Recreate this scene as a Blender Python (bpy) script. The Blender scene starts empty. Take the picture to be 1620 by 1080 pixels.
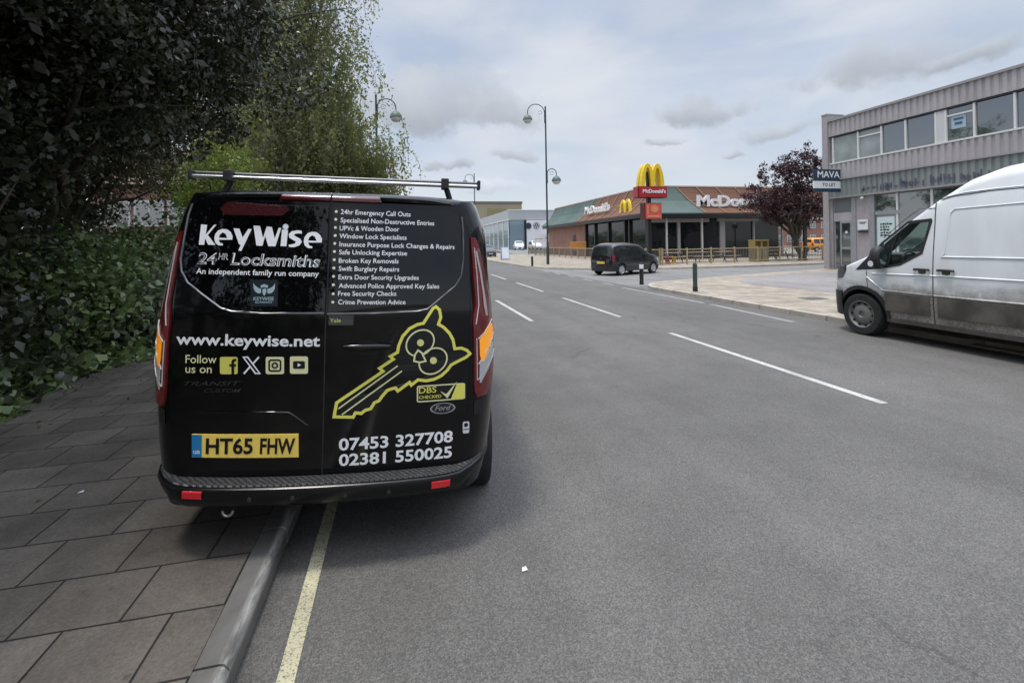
# Street scene: black locksmith van parked half on the kerb, restaurant, offices and white van across the road.
# Metres.  X = to the right across the road, Y = along the road away from the camera, Z = up.
import bpy, math, random
import numpy as np
from mathutils import Vector, Matrix
from mathutils.geometry import tessellate_polygon

random.seed(4); RNG = np.random.default_rng(11)
C = bpy.context.scene.collection
R_ = math.radians

EXPOSURE = 0.48; SUN_E = 1.5; SUN_A = 10
# ------------------------------------------------------------------ camera
YAW = math.atan(175/750); ROLL = R_(1.0)
Fv = Vector((math.sin(YAW), math.cos(YAW), 0)); Rv = Vector((math.cos(YAW), -math.sin(YAW), 0)); Uv = Vector((0, 0, 1))
cr = Rv*math.cos(ROLL) - Uv*math.sin(ROLL); cu = Rv*math.sin(ROLL) + Uv*math.cos(ROLL)
cam_d = bpy.data.cameras.new('camera'); cam = bpy.data.objects.new('camera', cam_d); C.objects.link(cam)
cam.matrix_world = Matrix(((cr.x, cu.x, -Fv.x, 0), (cr.y, cu.y, -Fv.y, 0), (cr.z, cu.z, -Fv.z, 1.7), (0, 0, 0, 1)))
cam_d.sensor_width = 36; cam_d.lens = 750/1620*36; cam_d.shift_y = -155/1620
cam_d.clip_start = 0.05; cam_d.clip_end = 3000
bpy.context.scene.camera = cam

# ------------------------------------------------------------------ exposure
vs = bpy.context.scene.view_settings
vs.view_transform = 'Standard'; vs.look = 'None'; vs.gamma = 1; vs.exposure = EXPOSURE

# ------------------------------------------------------------------ sun + sky
SUN_DIR = Vector((-0.22, -0.09, 1.0)).normalized()      # towards the sun
el = math.asin(SUN_DIR.z); az = math.atan2(SUN_DIR.x, SUN_DIR.y)
sl = bpy.data.lights.new('sun', 'SUN'); sl.energy = SUN_E; sl.angle = R_(SUN_A); sl.color = (1, .95, .87)
so = bpy.data.objects.new('sun', sl); C.objects.link(so); so.rotation_euler = SUN_DIR.to_track_quat('Z', 'Y').to_euler()

world = bpy.data.worlds.new('World'); bpy.context.scene.world = world; world.use_nodes = True
class NT:
    """tiny helper for wiring nodes"""
    def __init__(s, tree): s.t = tree; s.n = tree.nodes; s.l = tree.links
    def node(s, kind, **kw):
        n = s.n.new(kind)
        for k, v in kw.items(): setattr(n, k, v)
        return n
    def put(s, sock, v):
        if isinstance(v, bpy.types.NodeSocket): s.l.new(v, sock)
        elif v is not None: sock.default_value = v
    def math(s, op, a, b=None, c=None, clamp=False):
        n = s.node('ShaderNodeMath', operation=op, use_clamp=clamp)
        s.put(n.inputs[0], a); s.put(n.inputs[1], b); s.put(n.inputs[2], c); return n.outputs[0]
    def dot(s, a, v):
        n = s.node('ShaderNodeVectorMath', operation='DOT_PRODUCT'); s.put(n.inputs[0], a); s.put(n.inputs[1], v); return n.outputs['Value']
    def noise(s, vec, scale, detail=4, rough=.55, dist=0.):
        n = s.node('ShaderNodeTexNoise'); s.put(n.inputs['Vector'], vec); n.inputs['Scale'].default_value = scale
        n.inputs['Detail'].default_value = detail; n.inputs['Roughness'].default_value = rough; n.inputs['Distortion'].default_value = dist
        return n.outputs['Fac']
    def mix(s, f, a, b, blend='MIX'):
        n = s.node('ShaderNodeMix', data_type='RGBA', blend_type=blend)
        s.put(n.inputs[0], f); s.put(n.inputs[6], a); s.put(n.inputs[7], b); return n.outputs[2]
    def remap(s, v, a, b, c=0., d=1., smooth=True):
        n = s.node('ShaderNodeMapRange', interpolation_type='SMOOTHSTEP' if smooth else 'LINEAR')
        s.put(n.inputs[0], v); s.put(n.inputs[1], a); s.put(n.inputs[2], b); s.put(n.inputs[3], c); s.put(n.inputs[4], d); return n.outputs[0]
    def mapping(s, vec, scale=(1, 1, 1), loc=(0, 0, 0), rot=(0, 0, 0)):
        n = s.node('ShaderNodeMapping'); s.put(n.inputs[0], vec); n.inputs['Scale'].default_value = scale
        n.inputs['Location'].default_value = loc; n.inputs['Rotation'].default_value = rot; return n.outputs[0]

def c4(c): return (c[0], c[1], c[2], 1)

def build_sky():
    w = NT(world.node_tree); bg = w.n['Background']; bg.inputs['Strength'].default_value = .1
    d = w.node('ShaderNodeTexCoord').outputs['Generated']
    sky = w.node('ShaderNodeTexSky', sky_type='NISHITA', sun_disc=False, sun_elevation=el, sun_rotation=az, air_density=1.0, dust_density=1.5)
    sp = w.node('ShaderNodeSeparateXYZ'); w.put(sp.inputs[0], d); z = sp.outputs[2]
    # thin high veil, streaky, with bluer gaps
    flat = w.mapping(d, scale=(1.0, 1.0, 2.6), rot=(0, 0, .5))
    veil = w.noise(flat, 2.1, 6, .52, .5)
    veil = w.remap(veil, .34, .66, .62, .97)
    vc = w.mix(w.remap(w.noise(flat, 3.3, 5, .5), .3, .7), (4.15, 4.7, 5.7, 1), (5.35, 5.6, 6.0, 1))
    vc = w.mix(w.remap(z, .0, .22), (5.7, 6.0, 6.35, 1), vc)
    col = w.mix(veil, sky.outputs[0], vc)
    # separate low clouds: direction, half-width, half-height (radians), darkness
    clouds = CLOUDS
    n1 = w.noise(d, 16, 6, .62); n2 = w.noise(d, 7, 3, .5)
    def warped(v, sc, amp, dt):
        n = w.node('ShaderNodeTexNoise'); w.put(n.inputs['Vector'], v); n.inputs['Scale'].default_value = sc; n.inputs['Detail'].default_value = dt
        s0 = w.node('ShaderNodeVectorMath', operation='SUBTRACT'); w.put(s0.inputs[0], n.outputs['Color']); s0.inputs[1].default_value = (.5, .5, .5)
        s1 = w.node('ShaderNodeVectorMath', operation='MULTIPLY_ADD'); w.put(s1.inputs[0], s0.outputs[0]); s1.inputs[1].default_value = (amp, amp, amp*.8); w.put(s1.inputs[2], v); return s1.outputs[0]
    dw = warped(warped(d, 5.5, .10, 3), 22, .045, 5)
    for (ux, uz, rx, ry, shade) in clouds:
        c = (Fv + Rv*ux + Uv*uz).normalized(); t1 = Uv.cross(c).normalized()*-1; t2 = c.cross(t1)*-1
        t2 = t2 if t2.z > 0 else -t2
        a = w.math('DIVIDE', w.dot(dw, tuple(t1)), rx*1.15); b = w.math('DIVIDE', w.dot(dw, tuple(t2)), ry*1.1)
        bb = w.math('ADD', b, w.math('MULTIPLY', w.math('LESS_THAN', b, 0.), w.math('MULTIPLY', b, .5)))   # flatter base
        r = w.math('SQRT', w.math('ADD', w.math('MULTIPLY', a, a), w.math('MULTIPLY', bb, bb)))
        r = w.math('ADD', r, w.math('MULTIPLY', w.math('SUBTRACT', n1, .5), 1.5))
        r = w.math('ADD', r, w.math('MULTIPLY', w.math('SUBTRACT', n2, .5), 1.3))
        front = w.math('GREATER_THAN', w.dot(d, tuple(c)), .5)
        m = w.math('MULTIPLY', w.remap(r, 1.15, .40), front)
        top = w.remap(b, -.8, .9)
        lo = shade*.74; hi = min(1.15, shade*.74+.30)
        cc = w.mix(top, (lo*4.8, lo*5.25, lo*5.95, 1), (hi*5.0, hi*5.4, hi*5.95, 1))
        col = w.mix(w.math('MULTIPLY', m, .76), col, cc)
    # overcast brightens towards the zenith
    gain = w.remap(z, .46, .90, 1.0, 3.3)
    ga = w.node('ShaderNodeVectorMath', operation='SCALE'); w.put(ga.inputs[0], col); w.put(ga.inputs['Scale'], gain)
    w.put(bg.inputs['Color'], ga.outputs[0])
# screen-free cloud list: (right of view axis, above horizon) as slopes, angular half sizes, brightness
CLOUDS = [(-.147, .293, .16, .075, .74), (-.02, .27, .10, .045, .78), (.413, .267, .078, .03, .70), (.773, .355, .105, .045, .73), (-.176, .163, .026, .016, .72), (-.113, .166, .042, .013, .72),
          (.003, .19, .042, .013, .78), (.947, .372, .05, .016, .74), (.46, .178, .022, .008, .76), (.573, .22, .06, .018, .80), (-.03, .118, .06, .02, 1.12), (.33, .205, .03, .008, .8), (-.25,.30,.09,.07,.8)]
build_sky()

# ------------------------------------------------------------------ materials
MATS = {}
def mat(name, col, rough=.6, metal=0., var=0., vscale=8., bump=0., bscale=60., col2=None, coat=0., spec=.5, trans=0., emit=None, det=4, obj=True, ior=1.5):
    """principled with optional noise mix to a second colour and noise bump"""
    if name in MATS: return MATS[name]
    m = bpy.data.materials.new(name); m.use_nodes = True; w = NT(m.node_tree); p = w.n['Principled BSDF']
    p.inputs['Roughness'].default_value = rough; p.inputs['Metallic'].default_value = metal
    p.inputs['Coat Weight'].default_value = coat; p.inputs['Coat Roughness'].default_value = .04
    p.inputs['Specular IOR Level'].default_value = spec; p.inputs['Transmission Weight'].default_value = trans; p.inputs['IOR'].default_value = ior
    p.inputs['Base Color'].default_value = c4(col)
    co = w.node('ShaderNodeTexCoord').outputs['Object' if obj else 'Generated']
    if col2 is not None or var:
        c2 = col2 if col2 is not None else tuple(min(1, x*(1+var)) for x in col)
        c1 = col if col2 is not None else tuple(x*(1-var) for x in col)
        w.put(p.inputs['Base Color'], w.mix(w.remap(w.noise(co, vscale, det, .6), .3, .7), c4(c1), c4(c2)))
    if bump:
        b = w.node('ShaderNodeBump'); b.inputs['Strength'].default_value = bump; b.inputs['Distance'].default_value = .01
        w.put(b.inputs['Height'], w.noise(co, bscale, 3, .6)); w.put(p.inputs['Normal'], b.outputs[0])
    if emit: p.inputs['Emission Color'].default_value = c4(emit); p.inputs['Emission Strength'].default_value = 1
    MATS[name] = m; return m

def leaf_mat(name, c1, c2, trans=.25, rough=.5, spec=.4):
    m = bpy.data.materials.new(name); m.use_nodes = True; w = NT(m.node_tree); p = w.n['Principled BSDF']
    g = w.node('ShaderNodeNewGeometry'); co = w.node('ShaderNodeTexCoord').outputs['Object']
    f = w.math('ADD', w.math('MULTIPLY', g.outputs['Random Per Island'], .6), w.math('MULTIPLY', w.remap(w.noise(co, .9, 3), .3, .7), .4))
    col = w.mix(f, c4(c1), c4(c2)); w.put(p.inputs['Base Color'], col)
    p.inputs['Roughness'].default_value = rough; p.inputs['Specular IOR Level'].default_value = spec
    t = w.node('ShaderNodeBsdfTranslucent'); w.put(t.inputs['Color'], w.mix(.5, col, (.30, .36, .06, 1), 'MIX') if trans > .3 else col)
    mx = w.node('ShaderNodeMixShader'); mx.inputs[0].default_value = trans
    w.put(mx.inputs[1], p.outputs[0]); w.put(mx.inputs[2], t.outputs[0]); w.put(w.n['Material Output'].inputs[0], mx.outputs[0])
    return m

# ------------------------------------------------------------------ mesh helpers
def link(o, parent=None):
    C.objects.link(o)
    if parent is not None: o.parent = parent
    return o
def empty(name, loc=(0, 0, 0), rot=(0, 0, 0)):
    o = bpy.data.objects.new(name, None); o.location = loc; o.rotation_euler = rot; o.empty_display_size = .2; C.objects.link(o); return o
def tag(o, label=None, cat=None, group=None, kind=None):
    if label: o['label'] = label
    if cat: o['category'] = cat
    if group: o['group'] = group
    if kind: o['kind'] = kind
    return o
class MB:
    def __init__(s): s.v = []; s.f = []; s.mi = []; s.cur = 0
    def add(s, vs, fs):
        b = len(s.v); s.v.extend(tuple(map(float, p)) for p in vs)
        for f in fs: s.f.append(tuple(b+i for i in f)); s.mi.append(s.cur)
        return s
    def box(s, x0, x1, y0, y1, z0, z1):
        vs = [(x, y, z) for x in (x0, x1) for y in (y0, y1) for z in (z0, z1)]
        return s.add(vs, [(0, 1, 3, 2), (4, 6, 7, 5), (0, 4, 5, 1), (2, 3, 7, 6), (0, 2, 6, 4), (1, 5, 7, 3)])
    def obox(s, c, dx, dy, dz, M):
        vs = [Vector(c) + M @ Vector((x*dx/2, y*dy/2, z*dz/2)) for x in (-1, 1) for y in (-1, 1) for z in (-1, 1)]
        return s.add(vs, [(0, 1, 3, 2), (4, 6, 7, 5), (0, 4, 5, 1), (2, 3, 7, 6), (0, 2, 6, 4), (1, 5, 7, 3)])
    def tube(s, path, r, n=10, cap=True):
        path = [Vector(p) for p in path]; rs = r if isinstance(r, (list, tuple)) else [r]*len(path); rings = []
        up = None
        for i, p in enumerate(path):
            t = (path[min(i+1, len(path)-1)] - path[max(i-1, 0)]).normalized()
            if up is None: up = Vector((0, 0, 1)) if abs(t.z) < .9 else Vector((1, 0, 0))
            a = t.cross(up).normalized(); b = a.cross(t).normalized(); up = b
            rings.append([p + (a*math.cos(2*math.pi*k/n) + b*math.sin(2*math.pi*k/n))*rs[i] for k in range(n)])
        vs = [q for ring in rings for q in ring]; fs = []
        for i in range(len(path)-1):
            for k in range(n): fs.append((i*n+k, i*n+(k+1) % n, (i+1)*n+(k+1) % n, (i+1)*n+k))
        if cap: fs.append(tuple(range(n))[::-1]); fs.append(tuple((len(path)-1)*n+k for k in range(n)))
        return s.add(vs, fs)
    def lathe(s, prof, c=(0, 0, 0), n=24, axis='z', cap=True):
        vs = []; fs = []
        for (r, h) in prof:
            for k in range(n):
                a = 2*math.pi*k/n; u, v = r*math.cos(a), r*math.sin(a)
                vs.append((c[0]+u, c[1]+v, c[2]+h) if axis == 'z' else (c[0]+h, c[1]+u, c[2]+v) if axis == 'x' else (c[0]+u, c[1]+h, c[2]+v))
        for i in range(len(prof)-1):
            for k in range(n): fs.append((i*n+k, i*n+(k+1) % n, (i+1)*n+(k+1) % n, (i+1)*n+k))
        if cap: fs.append(tuple(range(n))[::-1]); fs.append(tuple((len(prof)-1)*n+k for k in range(n)))
        return s.add(vs, fs)
    def grid(s, P):
        P = np.asarray(P); n, m = P.shape[:2]
        return s.add(P.reshape(-1, 3), [(i*m+j, i*m+j+1, (i+1)*m+j+1, (i+1)*m+j) for i in range(n-1) for j in range(m-1)])
    def prism(s, poly, a0, a1, axis='z'):
        """extrude a 2-D polygon along an axis (fine for concave outlines)"""
        def P(p, h): return (p[0], p[1], h) if axis == 'z' else (h, p[0], p[1]) if axis == 'x' else (p[0], h, p[1])
        n = len(poly); vs = [P(p, a0) for p in poly] + [P(p, a1) for p in poly]
        tri = tessellate_polygon([[Vector((p[0], p[1], 0)) for p in poly]])
        fs = [tuple(t) for t in tri] + [tuple(i+n for i in t)[::-1] for t in tri] + [(i, (i+1) % n, n+(i+1) % n, n+i) for i in range(n)]
        return s.add(vs, fs)
    def build(s, name, mats, parent=None, smooth=None, recalc=True, bevel=0):
        me = bpy.data.meshes.new(name); me.from_pydata(s.v, [], s.f)
        for m in (mats if isinstance(mats, (list, tuple)) else [mats]): me.materials.append(m)
        me.polygons.foreach_set('material_index', s.mi)
        if recalc:
            import bmesh
            bm = bmesh.new(); bm.from_mesh(me); bmesh.ops.recalc_face_normals(bm, faces=bm.faces); bm.to_mesh(me); bm.free()
        if smooth is not None:
            me.polygons.foreach_set('use_smooth', [True]*len(me.polygons)); me.set_sharp_from_angle(angle=R_(smooth))
        o = bpy.data.objects.new(name, me); link(o, parent)
        if bevel:
            b = o.modifiers.new('edge', 'BEVEL'); b.width = bevel; b.segments = 2; b.limit_method = 'ANGLE'; b.angle_limit = R_(50)
        return o
def strip_rows(poly, nrow, ncol):
    """rows of points filling a polygon (u,v) that is single-valued in v"""
    P = np.array(poly); v0, v1 = P[:, 1].min(), P[:, 1].max(); out = []
    for k in range(nrow):
        v = v0 + (v1-v0)*(0.002 + .996*k/(nrow-1)); xs = []
        for i in range(len(P)):
            a, b = P[i], P[(i+1) % len(P)]
            if (a[1]-v)*(b[1]-v) <= 0 and a[1] != b[1]: xs.append(a[0]+(b[0]-a[0])*(v-a[1])/(b[1]-a[1]))
        out.append([(x, v) for x in np.linspace(min(xs), max(xs), ncol)])
    return np.array(out)
def ribbon(pts, wd, closed=False):
    P = [Vector(p) for p in pts]; n = len(P); A = []; B = []
    for i in range(n):
        if closed: a, b, c = P[i-1], P[i], P[(i+1) % n]
        else: a, b, c = P[max(i-1, 0)], P[i], P[min(i+1, n-1)]
        d1 = (b-a).normalized() if (b-a).length > 1e-9 else (c-b).normalized(); d2 = (c-b).normalized() if (c-b).length > 1e-9 else d1
        n1 = Vector((-d1.y, d1.x)); n2 = Vector((-d2.y, d2.x)); mv = (n1+n2)
        mv = mv.normalized() if mv.length > 1e-6 else n1
        k = min(1.6, 1/max(.3, mv.dot(n1)))
        A.append(b+mv*wd/2*k); B.append(b-mv*wd/2*k)
    vs = A+B; m = n if closed else n-1
    return vs, [(i, (i+1) % n, n+(i+1) % n, n+i) for i in range(m)]
# text outlines from the built-in font, as flat 2-D geometry
_tc = bpy.data.curves.new('tmp', 'FONT'); _to = bpy.data.objects.new('tmp', _tc); C.objects.link(_to)
_tcache = {}
def text2d(s, bold=0., shear=0.):
    key = (s, bold, shear)
    if key not in _tcache:
        _tc.body = s; _tc.offset = bold; _tc.shear = shear; _tc.resolution_u = 3
        bpy.context.view_layer.update()
        dg = bpy.context.evaluated_depsgraph_get(); me = bpy.data.meshes.new_from_object(_to.evaluated_get(dg))
        v = np.array([q.co[:2] for q in me.vertices]); f = [tuple(p.vertices) for p in me.polygons]; bpy.data.meshes.remove(me)
        _tcache[key] = (v, f)
    return _tcache[key]
CAPH = None
def text_fit(s, p0, p1, cap, bold=.01, shear=0.):
    """2-D vertices of a line of text from p0 to p1 (baseline) with capital height cap"""
    global CAPH
    if CAPH is None:
        hv, _ = text2d('H'); CAPH = hv[:, 1].max()
    v, f = text2d(s, bold, shear); x0, x1 = v[:, 0].min(), v[:, 0].max()
    p0 = np.array(p0); p1 = np.array(p1); d = p1-p0; L = np.linalg.norm(d); d = d/L; nrm = np.array([-d[1], d[0]])
    out = p0 + np.outer((v[:, 0]-x0)/(x1-x0)*L, d) + np.outer(v[:, 1]*cap/CAPH, nrm)
    return out, f
def text_obj(name, s, p0, p1, cap, place, m, parent, bold=.01, shear=0.):
    v, f = text_fit(s, p0, p1, cap, bold, shear); b = MB(); b.add([place(x, y) for x, y in v], f); return b.build(name, m, parent, recalc=False)
# ------------------------------------------------------------------ setting: ground, road, pavements, kerbs, markings
def asphalt_mat(name, base, tint=(1, 1, 1), speck=.34):
    m = bpy.data.materials.new(name); m.use_nodes = True; w = NT(m.node_tree); p = w.n['Principled BSDF']
    co = w.node('ShaderNodeTexCoord').outputs['Object']
    big = w.remap(w.noise(co, .35, 4, .6), .3, .7, .88, 1.1); mid = w.remap(w.noise(co, 2.4, 4, .6), .25, .75, .93, 1.07)
    lane = w.remap(w.noise(w.mapping(co, scale=(1.6, .05, 1)), 1.0, 3, .5), .35, .65, .93, 1.06)     # wear along the wheel tracks
    fine = w.remap(w.noise(co, 230, 2, .8), .3, .7, 1-speck*1.3, 1+speck*1.3, smooth=False)
    vo = w.node('ShaderNodeTexVoronoi'); w.put(vo.inputs['Vector'], co); vo.inputs['Scale'].default_value = 150
    stone = w.remap(w.dot(vo.outputs['Color'], (.5, .3, .2)), .3, .85, .70, 1.40, smooth=False)
    f = w.math('MULTIPLY', w.math('MULTIPLY', w.math('MULTIPLY', big, mid), w.math('MULTIPLY', fine, stone)), lane)
    # hairline cracks, a few faint oil drips and the dirty gutter by the left kerb
    wp = w.node('ShaderNodeTexNoise'); w.put(wp.inputs['Vector'], co); wp.inputs['Scale'].default_value = 1.3; wp.inputs['Detail'].default_value = 6
    ad = w.node('ShaderNodeVectorMath', operation='MULTIPLY_ADD'); w.put(ad.inputs[0], wp.outputs['Color']); ad.inputs[1].default_value = (1.1, 1.1, 0); w.put(ad.inputs[2], co)
    cv = w.node('ShaderNodeTexVoronoi', feature='DISTANCE_TO_EDGE'); w.put(cv.inputs['Vector'], ad.outputs[0]); cv.inputs['Scale'].default_value = .33
    crack = w.math('MULTIPLY', w.remap(cv.outputs['Distance'], .006, .0015), w.remap(w.noise(co, .5, 2), .54, .62)); f = w.math('MULTIPLY', f, w.math('SUBTRACT', 1., w.math('MULTIPLY', crack, .24)))
    f = w.math('MULTIPLY', f, w.remap(w.noise(co, .9, 5, .7), .66, .78, 1., .84))
    sx_ = w.node('ShaderNodeSeparateXYZ'); w.put(sx_.inputs[0], co); gut = w.math('MULTIPLY', w.remap(w.math('ADD', sx_.outputs[0], w.math('MULTIPLY', w.noise(co, 6, 4), .16)), -.46, -.60), w.math('GREATER_THAN', sx_.outputs[0], -2.))
    f = w.math('MULTIPLY', f, w.math('SUBTRACT', 1., w.math('MULTIPLY', gut, .35)))
    col = w.node('ShaderNodeVectorMath', operation='SCALE'); col.inputs[0].default_value = tuple(base*t for t in tint); w.put(col.inputs['Scale'], f)
    w.put(p.inputs['Base Color'], col.outputs[0]); p.inputs['Roughness'].default_value = .82; p.inputs['Specular IOR Level'].default_value = .35
    b = w.node('ShaderNodeBump'); b.inputs['Strength'].default_value = .55; b.inputs['Distance'].default_value = .006
    w.put(b.inputs['Height'], w.math('ADD', vo.outputs['Distance'], w.noise(co, 60, 3, .7))); w.put(p.inputs['Normal'], b.outputs[0])
    return m
M_ROAD = asphalt_mat('asphalt', .124, (1.05, 1, .93)); M_SIDE = asphalt_mat('asphalt_light', .20, (1.02, 1, .96), .3); M_PINK = asphalt_mat('asphalt_pinkish', .25, (1.06, .98, .95), .3)
M_SOIL = mat('soil', (.05, .04, .028), .95, col2=(.09, .075, .05), vscale=4, bump=.5)
M_FIELD = mat('far_ground', (.13, .12, .10), .9, col2=(.17, .16, .13), vscale=.2)

def slab_mat(name, c1, c2, bw, bh, loc=(0, 0, 0), mortar=.006, mcol=(.02, .02, .018), off=.5):
    m = bpy.data.materials.new(name); m.use_nodes = True; w = NT(m.node_tree); p = w.n['Principled BSDF']
    co = w.node('ShaderNodeTexCoord').outputs['Object']
    wob = w.node('ShaderNodeTexNoise'); w.put(wob.inputs['Vector'], co); wob.inputs['Scale'].default_value = 1.1
    add = w.node('ShaderNodeVectorMath', operation='MULTIPLY_ADD'); w.put(add.inputs[0], wob.outputs['Color']); add.inputs[1].default_value = (.02, .02, 0); w.put(add.inputs[2], co)
    mp = w.mapping(add.outputs[0], loc=loc)
    br = w.node('ShaderNodeTexBrick', offset=off); w.put(br.inputs['Vector'], mp); br.inputs['Scale'].default_value = 1
    br.inputs['Brick Width'].default_value = bw; br.inputs['Row Height'].default_value = bh; br.inputs['Mortar Size'].default_value = mortar; br.inputs['Mortar Smooth'].default_value = .25; br.inputs['Bias'].default_value = 0
    br.inputs['Color1'].default_value = c4(c1); br.inputs['Color2'].default_value = c4(c2); br.inputs['Mortar'].default_value = c4(mcol)
    st = w.remap(w.noise(co, 1.7, 5, .65), .3, .72, .72, 1.18); gr = w.remap(w.noise(co, 75, 2, .8), .25, .75, .72, 1.28, smooth=False)
    sp = w.remap(w.noise(co, 9, 4, .7), .62, .74, 1., .62)
    s = w.node('ShaderNodeVectorMath', operation='SCALE'); w.put(s.inputs[0], br.outputs['Color']); w.put(s.inputs['Scale'], w.math('MULTIPLY', w.math('MULTIPLY', st, gr), sp))
    w.put(p.inputs['Base Color'], s.outputs[0]); p.inputs['Roughness'].default_value = .85; p.inputs['Specular IOR Level'].default_value = .3
    b = w.node('ShaderNodeBump'); b.inputs['Strength'].default_value = .6; b.inputs['Distance'].default_value = .008
    w.put(b.inputs['Height'], w.math('ADD', w.math('MULTIPLY', br.outputs['Fac'], -1.), w.math('MULTIPLY', w.noise(co, 70, 3, .7), .35))); w.put(p.inputs['Normal'], b.outputs[0])
    return m
M_SLAB = slab_mat('paving_slabs', (.110, .096, .081), (.158, .139, .117), .41, .372, (.79+.41*.0, -2.02+.372*20, 0))
M_TAN = slab_mat('tan_paving', (.295, .255, .20), (.36, .315, .255), .6, .6, mortar=.01, mcol=(.16, .13, .1))
M_PATIO = slab_mat('patio_paving', (.32, .28, .23), (.38, .33, .27), .5, .5, mortar=.01, mcol=(.14, .12, .1))
M_KERB = bpy.data.materials.new('kerb_stone'); M_KERB.use_nodes = True; w = NT(M_KERB.node_tree); p = w.n['Principled BSDF']; co = w.node('ShaderNodeTexCoord').outputs['Object']
geo = w.node('ShaderNodeNewGeometry'); sp = w.node('ShaderNodeSeparateXYZ'); w.put(sp.inputs[0], co)
base_ = w.mix(w.remap(w.noise(co, 5, 4, .6), .3, .7), (.105, .099, .090, 1), (.165, .157, .145, 1)); base_ = w.mix(w.math('MULTIPLY', geo.outputs['Random Per Island'], .5), base_, (.095, .09, .083, 1))
scuff = w.math('MULTIPLY', w.remap(sp.outputs[0], -.725, -.69), w.remap(sp.outputs[2], .045, .095)); scuff = w.math('MULTIPLY', scuff, w.remap(w.noise(w.mapping(co, scale=(6, 1, 6)), 3.2, 4, .7), .34, .62))   # wheel scuffs along the arris
w.put(p.inputs['Base Color'], w.mix(scuff, base_, (.38, .37, .35, 1))); p.inputs['Roughness'].default_value = .85
bm_ = w.node('ShaderNodeBump'); bm_.inputs['Strength'].default_value = .5; bm_.inputs['Distance'].default_value = .006; w.put(bm_.inputs['Height'], w.noise(co, 90, 4, .7)); w.put(p.inputs['Normal'], bm_.outputs[0])
M_KERB2 = mat('kerb_stone_pale', (.34, .31, .26), .85, col2=(.45, .41, .35), vscale=3, bump=.3, bscale=100)

def sheet(name, poly, z, m, thick=None):
    b = MB()
    if thick: b.prism(poly, z-thick, z)
    else:
        tri = tessellate_polygon([[Vector((p[0], p[1], 0)) for p in poly]]); b.add([(p[0], p[1], z) for p in poly], [tuple(t) for t in tri])
    o = b.build(name, m); return tag(o, kind='structure')
def up_normals(o):
    for p in o.data.polygons:
        if p.normal.z < 0: p.flip()
for nm, poly, z, m in (('ground', [(-900, -500), (900, -500), (900, 1600), (-900, 1600)], -.02, M_FIELD),
                       ('road', [(-.68, -60), (8.47, -60), (8.47, 400), (-.68, 400)], 0, M_ROAD),
                       ('side_road', [(8.47, 14), (60, 14), (60, 33), (8.47, 33)], -.004, M_SIDE)):
    up_normals(sheet(nm, poly, z, m))
# pavement on the left, with its row of kerb stones
tag(MB().box(-3.95, -.80, -30, 120, -.05, .10).build('pavement', M_SLAB), kind='structure')
tag(MB().box(-30, -3.951, -30, 120, -.05, .09).build('soil', M_SOIL), kind='structure')
kb = MB()
y = -29.99
while y < 90:
    L = .915; jig = random.uniform(-.006, .006)
    pr = [(-.797, -.1), (-.665+jig, -.1), (-.672+jig, .075), (-.69+jig, .098), (-.705+jig, .102), (-.797, .101)]
    kb.prism(pr, y+.006, y+L-.006, 'y'); y += L
tag(kb.build('kerb', M_KERB, smooth=40), kind='structure')
tag(MB().box(-.796, -.69, -29.9, 90, -.08, .09).build('kerb_joint', mat('kerb_joint', (.03, .03, .027), .9)), kind='structure')

def arc(cx, cy, r, a0, a1, n=10): return [(cx+r*math.cos(R_(a0+(a1-a0)*i/n)), cy+r*math.sin(R_(a0+(a1-a0)*i/n))) for i in range(n+1)]
# right-hand pavement before the side road: rounded corner at Y~17
corner = arc(10.9, 14.6, 2.44, 180, 100, 10)
edge = [(8.46, 5.5), (8.46, 8.0)] + corner + [(13.2, 17.9), (17.5, 19.3), (24, 20.9), (40, 22.5)]
def inset(pts, d):
    out = []
    for i, p in enumerate(pts):
        a = Vector(pts[max(i-1, 0)]); b = Vector(pts[min(i+1, len(pts)-1)]); t = (b-a).normalized(); out.append((p[0]+t.y*d, p[1]-t.x*d))
    return out
ins = inset(edge, .13)
def slope_sheet(name, outer, m, z=.1, rest=()):
    poly = list(outer)+list(rest); return tag(MB().prism(poly, -.05, z).build(name, m), kind='structure')
up = slope_sheet('pavement', ins + [(40, -20), (8.59, -20)], M_TAN)
kb = MB()
for i in range(len(edge)-1):
    for k in range(max(1, int((Vector(edge[i+1])-Vector(edge[i])).length/.9))):
        n = max(1, int((Vector(edge[i+1])-Vector(edge[i])).length/.9)); f0, f1 = k/n+.004, (k+1)/n-.004
        q = [tuple(Vector(edge[i]).lerp(Vector(edge[i+1]), f)) for f in (f0, f1)] + [tuple(Vector(ins[i]).lerp(Vector(ins[i+1]), f)) for f in (f1, f0)]
        kb.prism(q, -.05, .103)
kb.box(8.46, 8.59, -20, 5.5, -.05, .035)
tag(kb.build('kerb', M_KERB2), kind='structure')
up_normals(sheet('forecourt', [(12.2, -20), (21.4, -20), (21.4, 18.6), (17.8, 18.4), (13.6, 16.9), (12.2, 15.2)], .104, M_PINK))
up_normals(sheet('utility_cover', [(10.3, 10.2), (10.9, 10.2), (10.9, 10.65), (10.3, 10.65)], .107, mat('cast_iron', (.09, .085, .08), .7, var=.2)))
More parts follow.
